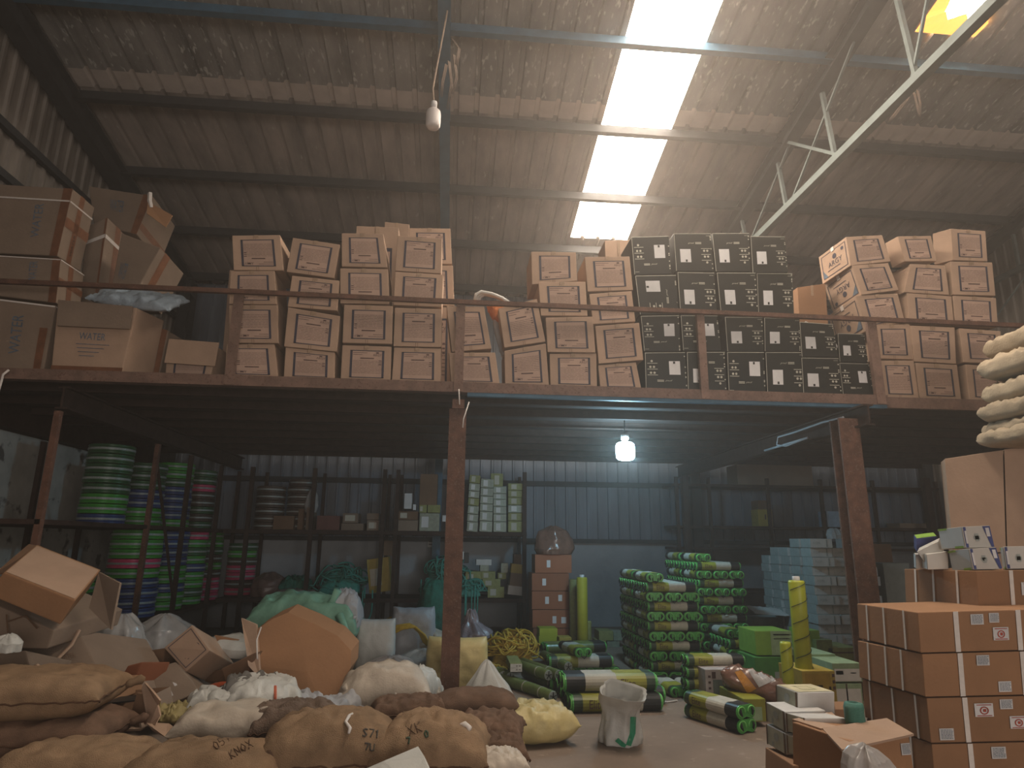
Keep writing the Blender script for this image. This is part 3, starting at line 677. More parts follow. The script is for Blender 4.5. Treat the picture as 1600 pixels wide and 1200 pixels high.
# ------------------------------------------------------------------ big cartons at the left end of the deck
z1 = Z(0, 240, 3)
def bigcarton(q, D, label, dvec, tapes=(), texts=(), straps=(), m=CARD3, name='large_carton', flap=None, bottom=None, Ds=None):
    c = [at(x, y, d) for (x, y), d in zip(q, Ds or (D,)*4)]
    if bottom is not None: c[2].z = c[3].z = bottom
    c2 = [p+Vector(dvec) for p in c]; root = empty(name, (c[2]+c2[3])/2, label, 'carton')
    MB().hexa(c+c2).build('carton_body', m, root, bevel=.012)
    F = Quad(*c); S = Quad(c[1], c2[1], c2[2], c[2]); T_ = Quad(c2[0], c2[1], c[1], c[0])
    for f, a in tapes:
        t = MB(); {'F': F, 'S': S, 'T': T_}[f].rect(t, *a); t.build('brown_tape', TAPE, root)
    for f, s, a, rot in texts:
        t = MB(); {'F': F, 'S': S}[f].text(t, s, *a, rot=rot, k=1.4); t.build('printed_lettering', INKL if f == 'F' else BLK, root)
    for v in straps:
        t = MB(); F.rect(t, 0, v, 1, v+.022, 2); S.rect(t, 0, v, 1, v+.022, 2); t.build('white_strap', STRAP, root)
    return root, F, S, T_, c, c2
X4 = [('S', (.35, 0, .55, 1)), ('S', (0, .42, 1, .56)), ('F', (.90, 0, 1, 1))]
bigcarton(z1((-90, 138), (342, 165), (268, 480), (-100, 462)), 7.3, 'large brown carton, top of the taped stack at far left', (.02, .44, -.0), X4, [('F', 'WATER', (.62, .25, .72, .75), True), ('S', 'WATER', (.42, .58, .5, .9), True)], [.18])
bigcarton(z1((-90, 470), (285, 492), (262, 700), (-110, 655)), 7.25, 'large brown carton, middle of the taped stack at far left', (.02, .44, -.0), X4, [('F', 'WATER', (.62, .1, .72, .6), True)], [.02])
bigcarton(z1((-90, 668), (262, 712), (205, 1010), (-110, 1003)), 7.1, 'large brown carton, bottom of the taped stack at far left', (.02, .44, 0), [('F', (.84, .35, .95, 1))], [('F', 'WATER', (.45, .2, .60, .75), True)], [.01], bottom=ZD+.002)
bigcarton(z1((408, 340), (505, 300), (470, 650), (395, 650)), 8.0, 'narrow brown carton with crossed tape right of the far left stack', (.12, .40, -.12), X4, [('S', 'WATER', (.40, .6, .5, .92), True)], [.1, .66], m=CARD3, bottom=ZD+.002)
r, F_, S_, T_, c, c2 = bigcarton(z1((415, 152), (715, 198), (640, 378), (440, 330)), 8.3, 'torn carton tipped on top of the pile beside the far left stack', (.12, .5, -.18), [('F', (.86, 0, 1, 1)), ('S', (0, .7, 1, .85))], [('F', 'WATER', (.35, .25, .6, .55), False)])
t = MB(); a = c[1]; t.hexa([a+Vector(v) for v in ((-.02, -.06, -.12), (.3, -.02, -.28), (.24, -.03, -.46), (.0, -.08, -.3), (-.02, -.04, -.12), (.3, 0, -.28), (.24, -.01, -.46), (.0, -.06, -.3))]); t.build('torn_flap', CARD2, r)
t = MB(); t.tube([c[1]+Vector((-.02, -.03, .02)), c[1]+Vector((0, -.05, -.1)), c[1]+Vector((.03, -.04, -.2))], .03, 5); t.build('tape_end', STRAP, r)
bigcarton(z1((570, 372), (752, 440), (640, 640), (520, 640)), 7.75, 'tilted carton leaning below the torn one', (.14, .42, -.16), [('S', (.2, 0, .4, 1))], [('F', 'WATER', (.15, .5, .4, .8), False)], m=CARD3)
# open dented carton in front with its flap folded down
r, F_, S_, T_, c, c2 = bigcarton(z1((272, 692), (640, 722), (570, 1026), (240, 1010)), 7.08, 'dented open carton with a wide front flap folded down', (.12, .42, 0), [('F', (0, .9, 1, .99))], [('F', 'WATER', (.33, .42, .68, .52), False)], m=CARD, bottom=ZD+.002)
p = MB()
for i in range(4): F_.rect(p, .30+.02*i, .58+i*.055, .75-.06*i, .588+i*.055)
p.build('small_print', INKL, r)
t = MB(); fq = [at(x, y, 7.03) for x, y in z1((272, 685), (622, 716), (608, 822), (268, 806))]; t.hexa(fq+[q+Vector((0, .012, 0)) for q in fq]); t.build('front_flap', CARD3, r)
bigcarton(z1((690, 800), (790, 830), (745, 1032), (650, 1032)), 7.5, 'grey-brown carton standing behind the dented one', (.05, .5, 0), [('F', (.7, 0, .95, 1))], bottom=ZD+.002)
r, F_, S_, T_, c, c2 = bigcarton(z1((785, 900), (1020, 905), (985, 1045), (775, 1035)), 7.12, 'small open carton with flap hanging by the left railing post', (.05, .45, 0), m=CARD, bottom=ZD+.002)
t = MB(); fq = [at(x, y, 7.07) for x, y in z1((792, 868), (1027, 886), (1006, 996), (770, 980))]; t.hexa(fq+[q+Vector((0, .012, 0)) for q in fq]); t.build('front_flap', CARD, r)
p = MB(); print_front(p, F_, 'std'); p.build('printed_panel', PMATS, r)
# blue-white wrapped packet on top
mb, r_ = pillow(.95, .42, .16, 31, nu=30, nv=20, amp=.05, p=5); mb.xf(place(at(218, 478, 7.35), -8, 35, 8)); tag(mb.build('wrapped_packet', mat('pale_blue_wrap', (.30, .36, .42), .35, .25, 9, .4, spec=.5), smooth=True), 'pale blue plastic-wrapped packet lying on the dented open carton', 'packet')
# carton at the edge of the first stack, behind the left post
carton(z1((1075, 545), (1110, 545), (1110, 730), (1075, 720)), 7.7, 'brown carton edge behind the left railing post', style=None, tape=False, name='plain_carton', bottom=ZD+.002)
# ================================================================== LOWER LEVEL
# ------------------------------------------------------------------ racks
RX = -4.1
rk = empty('storage_rack', (-4.7, 10, 0), 'brown steel rack along the left wall holding hose coils', 'rack')
for y in (7.03, 9.4, 10.6, 12.0, 13.0):
    b = MB(); b.bar((RX, y, 0), (RX, y, 2.88), .06, .06, (0, 1, 0)); b.build('rack_post', RUST if y < 9.6 else RUSTD, rk)
    b = MB(); b.bar((-5.6, y, 0), (-5.6, y, 2.88), .06, .06, (0, 1, 0)); b.build('rack_post', RUSTD, rk)
for z in (.54, 1.78):
    b = MB(); b.box((-5.62, 7.0, z-.05), (RX+.02, 13.1, z)); b.build('shelf', RUSTD, rk)
b = MB(); b.bar((RX, 10.6, .7), (RX, 9.4, 2.7), .03, .03); b.build('cross_brace', RUSTD, rk)
rb = empty('storage_rack', (-.8, 12.5, 0), 'dark steel rack along the back wall left of the terracotta boxes', 'rack')
for x in (-3.6, -2.5, -1.24, -1.0, .13, 1.34):
    b = MB(); b.bar((x, 12.16, 0), (x, 12.16, 2.88), .07, .07, (0, 1, 0)); b.build('rack_post', RUSTD, rb)
    b = MB(); b.bar((x, 13.1, 0), (x, 13.1, 2.88), .06, .06, (0, 1, 0)); b.build('rack_post', RUSTD, rb)
for z in (.62, 1.78):
    b = MB(); b.box((-4.0, 12.13, z-.07), (1.38, 13.15, z)); b.build('shelf', RUSTD, rb)
rr = empty('storage_rack', (5.5, 12.6, 0), 'dark steel rack on the back wall behind the grey cartons', 'rack')
for x in (4.35, 5.0, 6.2, 7.3, 8.4, 9.75):
    b = MB(); b.bar((x, 12.45, 0), (x, 12.45, 2.88), .06, .06, (0, 1, 0)); b.build('rack_post', RUSTD, rr)
for z in (.75, 1.55, 1.95, 2.75):
    b = MB(); b.box((4.3, 12.42, z-.05), (9.8, 13.15, z)); b.build('shelf', RUSTD, rr)

# ------------------------------------------------------------------ hose coils
def make_coil(m, r=.27):
    root = empty('hose_coil', (0, 0, 0)); b = MB()
    prof = [(r*.55, .01)]
    for k in range(4):
        z0 = .004+k*.026
        prof += [(r*.985+.5*.012*math.sin(a)*2, z0+.013-.013*math.cos(a)) for a in (0, .8, 1.57, 2.3, 3.14)]
    prof += [(r*.55, .108), (r*.55, .01)]
    b.lathe(prof, 32); b.build('coiled_hose', m, root, smooth=True)
    t = MB(); t.lathe([(r*1.03, .044), (r*1.04, .047), (r*1.04, .066), (r*1.03, .069)], 32); t.build('label_band', HBAND, root, smooth=True)
    return root
COILS = {}
CN_ = {'g': ('green', HGREEN), 'd': ('dark green', HDGREEN), 'b': ('blue', HBLUE), 'p': ('pink', HPINK), 'n': ('brown', HBROWN)}
def coil_stack(x, y, z, s, where, r=.27):
    rnd = random.Random(int(x*100+y*10))
    for i, ch in enumerate(s):
        if (ch, r) not in COILS: o = COILS[(ch, r)] = make_coil(CN_[ch][1], r)
        else: o = copy_tree(COILS[(ch, r)])
        o.location = (x+rnd.uniform(-.012, .012), y+rnd.uniform(-.012, .012), z+i*.1315); o.rotation_euler.z = rnd.uniform(0, 6); o.scale = (1, 1, 1.18)
        tag(o, '%s hose coil, %s up in the %s' % (CN_[ch][0], ORD[i], where), 'hose coil', 'hose coils on the '+('back' if 'back' in where else 'left')+' rack')
coil_stack(-4.65, 9.3, 1.78, 'bggddddd', 'nearest upper stack, left rack', .275)
coil_stack(-4.65, 10.35, 1.78, 'ggbbddd', 'second upper stack, left rack', .29)
coil_stack(-4.65, 11.45, 1.78, 'gbbbbdgg', 'third upper stack, left rack', .28)
coil_stack(-4.62, 12.55, 1.78, 'dndnnpdd', 'fourth upper stack, left rack', .26)
coil_stack(-4.46, 10.0, .54, 'bbbbgpggg', 'front lower stack, left rack', .33)
coil_stack(-4.72, 8.85, .54, 'dddgg', 'lower stack behind the tilted open carton', .29)
coil_stack(-4.46, 11.05, .54, 'ggbggbbbb', 'second lower stack, left rack', .30)
coil_stack(-4.46, 11.95, .54, 'gdggbgdgp', 'third lower stack, left rack', .27)
coil_stack(-4.44, 12.75, .54, 'pppngndgg', 'fourth lower stack, left rack', .26)
coil_stack(-3.35, 12.6, 1.78, 'nnnnnn', 'left upper stack, back rack', .25)
coil_stack(-2.8, 12.6, 1.78, 'nnnnnnn', 'right upper stack, back rack', .25)
coil_stack(-3.85, 12.9, .62, 'pnppngd', 'lower stack in the dark back corner', .25)

# ------------------------------------------------------------------ small cartons placed by their front face
def small(x0, y0, x1, y1, D, dep, m, label, lm=None, lab=(.3, .15, .7, .85), ang=0, name='small_carton', cat='carton', zb=None, marks=None, group=None, txt=None):
    a, b_ = at(x0, y1, D), at(x1, y0, D); w_, h_ = b_.x-a.x, b_.z-a.z
    z = zb if zb is not None else a.z
    h_ = b_.z-z
    root = empty(name, (a.x+w_/2, D+dep/2, z), label, cat, group); s0 = Vector((a.x+w_/2, D+dep/2, z))
    Mx = Matrix.Translation(s0) @ Matrix.Rotation(R(ang), 4, 'Y')
    c = [Mx @ Vector(p) for p in ((-w_/2, -dep/2, h_), (w_/2, -dep/2, h_), (w_/2, -dep/2, 0), (-w_/2, -dep/2, 0), (-w_/2, dep/2, h_), (w_/2, dep/2, h_), (w_/2, dep/2, 0), (-w_/2, dep/2, 0))]
    MB().hexa(c).build('carton_body', m, root, bevel=.004)
    Q = Quad(*c[:4])
    if lm: t = MB(); Q.rect(t, *lab); t.build('printed_label', lm, root)
    if marks: t = MB(); [Q.rect(t, *q) for q in marks]; t.build('printed_marks', INK, root)
    if txt: t = MB(); Q.text(t, txt[0], *txt[1]); t.build('printed_lettering', INK, root)
    return root
g4 = 'little cartons in the right bay of the back rack'
cols = [(729, 746, [742, 755, 767, 778, 790, 803, 815, 828], 4), (749, 769, [748, 762, 775, 787, 799, 814, 828], 2), (771, 791, [760, 771, 780, 791, 803, 815, 828], 0), (794, 818, [755, 766, 777, 789, 801, 814, 828], 0)]
CI = ['first', 'second', 'third', 'fourth']
rnd = random.Random(3)
for ci, (x0, x1, ys, tilt) in enumerate(cols):
    n = len(ys)-1
    for k in range(n):
        m_ = OLIVE if (ci == 3 and k != 3 or rnd.random() < .25) else OLIVEG
        f = (n-1-k)/max(1, n-1)*tilt
        small(x0+f, ys[k]+.6, x1+f, ys[k+1]-.4, 12.2+.03*rnd.random(), .3, m_, '%s small carton with pale label, %s up in the %s column of the back rack' % ('olive' if m_ is OLIVE else 'grey-olive', ORD[n-1-k], CI[ci]), LGREY if m_ is OLIVEG else CREAM, (.2, .15, .55, .85), ang=tilt*1.2*(1 if ci < 2 else 0), group=g4, zb=None if k < n-1 else 1.785)
small(767, 740, 786, 750, 12.35, .2, OLIVE, 'small olive carton lying crosswise on top of the second and third columns', CREAM, group=g4, zb=at(767, 760, 12.35).z)
for i, q in enumerate(((655, 741, 684, 789, CARDD, None, 'tall plain brown box standing on small cartons near the middle post'), (655, 789, 667, 801, OLIVE, CREAM, 'tiny olive carton left under the tall plain brown box'), (668, 789, 688, 801, OLIVE, None, 'olive carton right under the tall plain brown box'),
                       (655, 802, 687, 824, OLIVEG, WHITE, 'shiny wrapped olive carton at the bottom under the tall plain brown box'), (622, 799, 653, 812, CARDD, CREAM, 'brown carton under the little white box on the back rack'), (622, 813, 653, 824, CARD3, None, 'low brown carton, lowest below the little white box'),
                       (631, 771, 644, 795, WHITE, None, 'little white upright box on the back rack'), (645, 788, 650, 797, WHITE, None, 'tiny white packet beside the little white upright box'), (691, 805, 697, 815, WHITE, None, 'tiny white packet just left of the middle post'))):
    small(*q[:4], 12.25, .35, q[4], q[6], q[5], (.1, .2, .45, .8), zb=1.785 if q[3] in (824,) else None)
for i, q in enumerate(((426, 806, 460, 826, CARDD, None, 'long dark brown carton at the left end of the back rack top shelf'), (464, 795, 475, 826, CARDD, None, 'narrow dark carton beside the long one'), (477, 793, 489, 826, CARD3, None, 'second narrow dark carton by the rack post'), (494, 806, 531, 826, mat('maroon_card', (.14, .06, .05), .8), None, 'maroon carton right of the rack post on the top shelf'),
                       (533, 818, 568, 826, CARD3, None, 'flat brown carton on the top shelf'), (535, 802, 560, 817, CARD3, CREAM, 'brown carton with a pale label on the flat carton'), (573, 802, 592, 812, CARD3, None, 'brown carton above the labelled one next to the double post'), (573, 813, 592, 826, CARD3, CREAM, 'brown carton with cream label by the double post'))):
    small(*q[:4], 12.25, .4, q[4], q[6], q[5], (.15, .2, .8, .8), zb=1.785 if q[3] == 826 else None)
for i, q in enumerate(((762, 917, 788, 930, OLIVE, 'lowest olive carton with white label on the lower shelf'), (754, 905, 782, 917, OLIVE, 'second olive carton resting on the lowest one'), (752, 893, 774, 905, OLIVE, 'olive carton third up on the lower shelf'), (727, 893, 752, 914, OLIVE, 'olive carton behind the teal rope on the lower shelf'), (744, 874, 768, 883, LGREY, 'long white-topped carton on the lower shelf heap'),
                       (778, 895, 791, 905, OLIVE, 'small olive carton in the middle of the lower shelf heap'), (783, 880, 794, 895, OLIVEG, 'grey carton leaning back on the lower shelf heap'), (725, 864, 733, 880, BLK, 'little black carton at the back left of the lower shelf'), (718, 862, 725, 874, LGREY, 'little pale carton at the back left of the lower shelf'),
                       (803, 866, 815, 882, CARDD, 'small brown carton on top of the tilted pair'), (750, 883, 764, 894, OLIVEG, 'grey-olive carton under the long white-topped one'))):
    small(*q[:4], 12.3+.12*(i > 3), .3, q[4], q[5], CREAM if q[4] in (OLIVE,) else None, (.15, .2, .5, .8), zb=.625 if q[3] == 930 else None)
for q, m_, lb in (((798, 882, 821, 896), YCARD, 'tilted mustard carton at the right end of the lower shelf'), ((796, 896, 821, 916), CARD3, 'tilted brown carton under the mustard one'), ((793, 916, 821, 930), LGREY, 'tilted white carton under the brown one')):
    small(*q, 12.2, .3, m_, lb, ang=6)
# yellow carton bundle between rack posts
small(577, 872, 614, 925, 12.3, .35, YCARD, 'dented yellow carton between the double posts of the back rack', CREAM, (.1, .3, .6, .8), ang=-8)
small(599, 845, 616, 868, 12.6, .3, CARDD, 'dark carton on top of the dented yellow one')
small(668, 842, 683, 855, 13.28, .06, LGREY, 'small white meter box fixed to the back wall', marks=((.1, .3, .9, .4), (.1, .6, .9, .7)), name='meter_box', cat='meter box')
small(1185, 796, 1206, 810, 12.5, .3, YCARD, 'bright yellow carton alone on the right rack shelf', marks=((.45, .3, .55, .6),), zb=1.955)
small(1185, 782, 1204, 796, 12.5, .3, CARDD, 'plain brown carton on top of the bright yellow one')
small(1292, 799, 1312, 810, 12.5, .3, mat('pale_blue_pack', (.30, .42, .55), .4), 'pale blue pack on the shelf left of the right post', zb=1.955)
small(1152, 728, 1268, 741, 12.55, .5, CARD3, 'long flat brown bundle on the topmost shelf of the right rack', zb=2.755)
small(1407, 818, 1448, 830, 12.5, .4, CARD3, 'long brown carton on a rack in the dark right corner', zb=1.955)
small(1321, 827, 1333, 837, 10.9, .3, LGREY, 'pale carton peeping left of the right post, uppermost')
small(1323, 838, 1334, 862, 10.9, .3, LGREY, 'pale carton peeping left of the right post, middle')
small(1326, 863, 1336, 877, 10.9, .3, LGREY, 'pale carton peeping left of the right post, lower')
small(1327, 878, 1338, 960, 10.9, .3, BGREY, 'tall grey carton in the gloom beneath the peeping pale cartons', zb=0)

# terracotta boxes
g5 = 'terracotta boxes stacked by the rack end'
TB = [(836, 867, 893, 895, ((.32, .3, .42, .7),)), (831, 896, 889, 923, ((.28, .3, .38, .7),)), (831, 924, 890, 952, ((.35, .3, .45, .7), (.7, .2, .8, .55))), (832, 953, 892, 981, ((.52, .35, .62, .75), (.75, .4, .88, .75))), (833, 982, 893, 1011, ())]
for i, (x0, y0, x1, y1, ls) in enumerate(TB):
    a = small(x0, y0, x1, y1, 11.0, .45, TERRA, 'terracotta-coloured box, %s of the stack by the rack end' % ('top', 'second', 'middle', 'fourth', 'bottom')[i], group=g5, zb=0 if i == 4 else None)
    p0 = [at(x, y, 10.995) for x, y in ((x0, y0), (x1, y0), (x1, y1), (x0, y1))]; Q = Quad(*p0)
    for l in ls: t = MB(); Q.rect(t, *l); t.build('paper_label', WHITE, a)
bag('wrapped_bundle', at(864, 866, 11.2), [(0, .30, 0), (.08, .33, .02), (.25, .30, .04), (.38, .24, .06), (.43, .12, .2), (.46, .05, .3)], FILMB, 'brown bundle wrapped in shiny plastic on top of the terracotta boxes', 'bundle', sx=1, sy=.8, seed=3, amp=.05)
for i, (x0, y0, x1, y1) in enumerate(((843, 982, 871, 995), (842, 994, 870, 1006), (846, 1006, 871, 1018))):
    small(x0, y0, x1, y1, 10.4, .3, mat('lime_card', (.34, .38, .03), .55, .1, 8), 'lime yellow carton, %s of three before the terracotta stack' % ('top', 'middle', 'bottom')[i], group='lime cartons', zb=None)
small(874, 996, 893, 1004, 10.3, .25, YCARD, 'small straw-coloured carton right of the lime cartons')
for i, (x0, y0, x1, y1, m_) in enumerate(((936, 986, 958, 1001, OLIVE), (933, 1001, 947, 1014, OLIVE), (949, 1002, 968, 1014, OLIVEG), (959, 988, 976, 1001, OLIVEG))):
    small(x0, y0, x1, y1, 10.8, .35, m_, '%s carton on the floor left of the green stacks, %s of four' % ('olive' if m_ is OLIVE else 'grey-olive', ('upper left', 'lower left', 'lower right', 'upper right')[i]), group='olive floor cartons')
# standing yellow tubes by the terracotta boxes
def vtube(px, y0, zb, D, r, m, label, cap=None, stripes=0, name='standing_tube', seed=0):
    a = at(px, y0, D); root = empty(name, (a.x, D, zb), label, 'tube'); b = MB()
    b.lathe([(r*.9, zb), (r, zb+.01), (r, a.z-.02), (r*.9, a.z), (0, a.z)], 20, (a.x, D, 0), wob=lambda t, z: 1+.02*math.sin(3*t+z*9)); b.build('tube_body', m, root, smooth=True)
    if cap: c = MB(); c.lathe([(r*.45, a.z), (r*.45, a.z+.04), (0, a.z+.04)], 12, (a.x, D, 0)); c.build('end_cap', cap, root, smooth=True)
    for k in range(stripes):
        zz = zb+(a.z-zb)*(k+.7)/stripes; t = MB(); pts = [(a.x+(r+.002)*math.cos(u), D+(r+.002)*math.sin(u), zz+.05*(u-4.7)/1.57) for u in [3.3+.22*j for j in range(14)]]
        t.tube(pts, .004, 4); t.build('printed_stripe', DKG, root)
    return root
vtube(909, 902, .0, 10.5, .085, mat('yellow_film', (.40, .37, .03), .4, .15, 8), 'tall yellow tube with white top standing by the terracotta boxes', WHITE)
vtube(897, 905, .0, 10.8, .08, OLIVE, 'olive tube standing behind the tall yellow one')
vtube(918, 970, .0, 10.6, .06, OLIVE, 'short olive tube standing right of the tall yellow one')
LIMET = mat('lime_wrapped_film', (.46, .50, .03), .4, .12, 8, spec=.5)
vtube(1244, 907, 0, 6.45, .078, LIMET, 'tall lime-yellow striped tube standing before the grey cartons', WHITE, 8)
vtube(1227, 1003, 0, 6.35, .052, LIMET, 'short lime-yellow striped tube beside the tall one', None, 4)

# ------------------------------------------------------------------ packs of rolled green sheet: twin rolls in a printed wrap
def roll_profile(w=.228, h=.112, n=9):
    r = h/2; P = []
    for sx in (1, -1):
        for k in range(n+1):
            a = -math.pi/2+math.pi*k/n if sx == 1 else math.pi/2+math.pi*k/n
            P.append((sx*(w/2-r)+r*math.cos(a), r*math.sin(a)))
        P.append((0, r*.93 if sx == 1 else -r*.70))
    return P
GREENL = mat('light_green_edge', (.16, .50, .12), .35, .1, 14, spec=.5)
def make_pack(L=.62, text=True, m=LIME):
    """runs along +Y from y=0 (green end) to y=L, centred on x, z from 0"""
    root = empty('rolled_pack', (0, 0, 0)); h = .112; P = roll_profile()
    def ext(y0, y1, s, name, mm, cap=True):
        b = MB(); n = len(P); b.v += [Vector((x*s, y0, h/2+z*s)) for x, z in P]+[Vector((x*s, y1, h/2+z*s)) for x, z in P]
        for i in range(n): b.f.append((i, (i+1) % n, n+(i+1) % n, n+i)); b.m.append(0)
        if cap: b.f.append(tuple(range(n))); b.m.append(0); b.f.append(tuple(n+i for i in reversed(range(n)))); b.m.append(0)
        return b.build(name, mm, root, smooth=False)
    e0 = ext(0, .010, .97, 'green_roll_end', GREEN); ext(.010, .07, .99, 'dark_sleeve', DKG if text else LIMED); ext(.07, L*.44, 1, 'printed_wrap', m); ext(L*.44, L*.78, 1.0, 'white_label', CREAM if text else LIMED); ext(L*.78, L-.010, .985, 'black_sleeve', BLK); e1 = ext(L-.010, L, .97, 'green_roll_end', GREEN)
    for yy, sg, en in ((-.004, -1, e0), (L+.004, 1, e1)):
        for sx in (-1, 1):      # curled edge of each roll and the dark hollow
            c = Vector((sx*.058, yy, h/2+.004)); t = MB()
            t.tube([c+Vector((.040*math.cos(a)*(1-.06*k/10), 0, .038*math.sin(a)*(1-.06*k/10))) for k, a in enumerate([math.pi/2+sx*(1.9-5.2*j/14) for j in range(15)])], .0075, 5); t.build('rolled_edge', GREENL, en, smooth=True)
            t = MB(); t.tube([c+Vector((sx*.008, sg*.003, .022)), c+Vector((sx*.016, sg*.006, -.002)), c+Vector((0, sg*.008, -.034))], [.005, .012, .006], 6); t.build('roll_hollow', BLK, en, smooth=True)
    t = MB(); t.tube([Vector((-.035, -.008, .05)), Vector((-.03, -.018, .012)), Vector((0, -.02, -.012)), Vector((.03, -.018, .012)), Vector((.04, -.008, .05))], .0055, 5); t.build('carry_strap', BLK, root, smooth=True)
    for sd in (1, -1) if text else ():
        X = sd*.1145; Q = Quad(*([(X, L*.42, .085), (X, .10, .085), (X, .10, .03), (X, L*.42, .03)] if sd < 0 else [(X, .10, .085), (X, L*.42, .085), (X, L*.42, .03), (X, .10, .03)]))
        t = MB(); Q.text(t, 'Elite', .08, 0, .7, 1); t.build('printed_name', INK, root)
    return root
PACK = make_pack(); PACKS = [PACK]; _pu = [False]
PACK2 = make_pack(.66, False, LIMED); _p2 = [False]
def pack(loc, rz, label, group=None, proto=1, sc=1.0, ry=0, rx=0):
    u, P_ = (_pu, PACK) if proto == 1 else (_p2, PACK2)
    o = copy_tree(P_) if u[0] else P_; u[0] = True
    o.location = loc; o.rotation_euler = (R(rx), R(ry), R(rz)); o.scale = (sc, sc, sc)
    return tag(o, label, 'rolled pack', group)
rnd = random.Random(11)
def pile(x0, y0, layers, sname, gname, blocks=2, start=0, w=.228, xs=3):
    for L_ in range(layers):
        z = .002+L_*.1135; jx = rnd.uniform(-.02, .02)
        for bl in range(blocks):
            yb = y0+bl*.70
            if (L_+start) % 2 == 0:
                for k in range(xs if not (L_ == layers-1) else 1):
                    pack((x0+w*(k+.5)+jx+rnd.uniform(-.004, .004), yb+rnd.uniform(-.025, .02)+(.05 if L_ == layers-1 else 0), z), 0, 'green-ended pack, %s from left, %s layer, %s of the %s' % (CN[k], ORD[L_], 'front' if bl == 0 else 'rear', sname), gname)
            else:
                for k in range(3):
                    pack((x0+.02+jx, yb+w*(k+.5), z), -90, 'crosswise pack, %s from front, %s layer, %s of the %s' % (CN[k], ORD[L_], 'front' if bl == 0 else 'rear', sname), gname)
P1 = at(1017, 1075, 8.15)
pile(P1.x, 8.15, 11, 'left green stack', 'rolled packs of the left green stack', start=0)
P2 = at(1098, 1040, 9.0)
pile(P2.x, 9.0, 13, 'right taller green stack', 'rolled packs of the right green stack', start=0)
P3 = at(1142, 1060, 8.3)
pile(P3.x-.0, 8.3, 5, 'low green stack at the right', 'rolled packs of the low green stack', blocks=1, start=0)
# low loose row in front of the left stack
for i in range(7):
    pack((P1.x+.05+.02*i, 7.45+i*.0+.0, .002), 0, '', None) if 0 else None
gA = 'loose packs before the left green stack'
for i in range(3):
    pack((2.50+.24*i, 7.36, .002), -90 if 0 else 4, 'rolled pack on the floor before the left green stack, %s from the left' % CN[i], gA)
for k in range(3):
    q0 = at(1068, 1080-k*17, 7.3); pack((q0.x, 7.25+.0*k, .116+.114*k), -90, 'wide lime pack lying crosswise before the stacks, %s' % ('lowest of three', 'middle of three', 'highest of three')[k], 'crosswise lime packs', sc=1.0)
for k in range(2):
    q0 = atz(1168, 1146, 0); pack((q0.x-.65*math.sin(R(24)), q0.y+.65*math.cos(R(24)), .002+k*.1135), 204, 'pack of green rolls pointing at the camera by the white cartons, %s' % ('lower', 'upper')[k], 'two green packs nearest the camera', sc=1.05)
# left floor group
gB = 'rolled packs on the floor by the terracotta boxes'
def px_pack(x, y, rz, label, z=0.002, proto=1, sc=1, D=None):
    q = atz(x, y, z) if D is None else at(x, y, D)
    return pack((q.x, q.y, z), rz, label, gB, proto, sc)
for k in range(4): px_pack(878+k*26, 1057, 0, 'green-ended pack on the floor, %s from the left under the printed long one' % CN[k], proto=1)
q = atz(860, 1046, .116); pack((q.x, q.y+.15, .117), -88, 'long printed pack lying across the floor packs', gB, sc=1.25)
q = atz(912, 1030, .23); pack((q.x, q.y, .25), 10, 'single green-ended pack on top of the long printed one', gB)
q = atz(868, 1030, .116); pack((q.x-.1, q.y+.35, .13), -80, 'olive wrapped pack behind the long printed one', gB, 2, 1.3)
q = atz(893, 1115, 0); pack((q.x, q.y+.12, .002), -88, 'lime printed pack nearest the open white sack', gB, 1, 1.45)
pack((q.x+.03, q.y+.42, .002), -88, 'olive packed roll behind the nearest lime pack', gB, 2, 1.5)
pack((q.x+.88, q.y+.25, .165), 91, 'lime pack with black sleeve resting on the nearest two', gB, 1, 1.5)
pack((q.x-.0, q.y+.75, .002), -88, 'third olive pack back in the floor row', gB, 2, 1.5)
pack((q.x-.05, q.y+1.1, .002), -90, 'fourth olive pack back in the floor row', gB, 2, 1.4)

# round olive rolls with star-shaped end caps
def make_roll():
    root = empty('wrapped_roll', (0, 0, 0)); b = MB(); b.lathe([(.05, 0), (.056, .01), (.058, .3), (.055, .33), (.058, .36), (.057, .85), (.0, .85)], 20); b.xf(Matrix.Translation((0, 0, .058)) @ Matrix.Rotation(R(-90), 4, 'X')); b.build('film_wrap', LIMED, root, smooth=True)
    c = MB(); c.lathe([(.0, -.004), (.05, -.004), (.052, .004)], 20); c.xf(Matrix.Translation((0, 0, .058)) @ Matrix.Rotation(R(-90), 4, 'X')); c.build('end_disc', BGREY, root, smooth=False)
    s = MB()
    for k in range(5):
        a = 2*math.pi*k/5+.3; s.bar((0, -.008, .058), (.042*math.cos(a), -.008, .058+.042*math.sin(a)), .007, .007, (0, 1, 0))
    s.build('star_rib', BLK, root)
    t = MB(); t.lathe([(.0595, .2), (.0605, .205), (.0605, .215), (.0595, .22)], 20); t.xf(Matrix.Translation((0, 0, .058)) @ Matrix.Rotation(R(-90), 4, 'X')); t.build('binding_string', CREAM, root, smooth=True)
    return root
ROLL = make_roll(); _ru = [False]
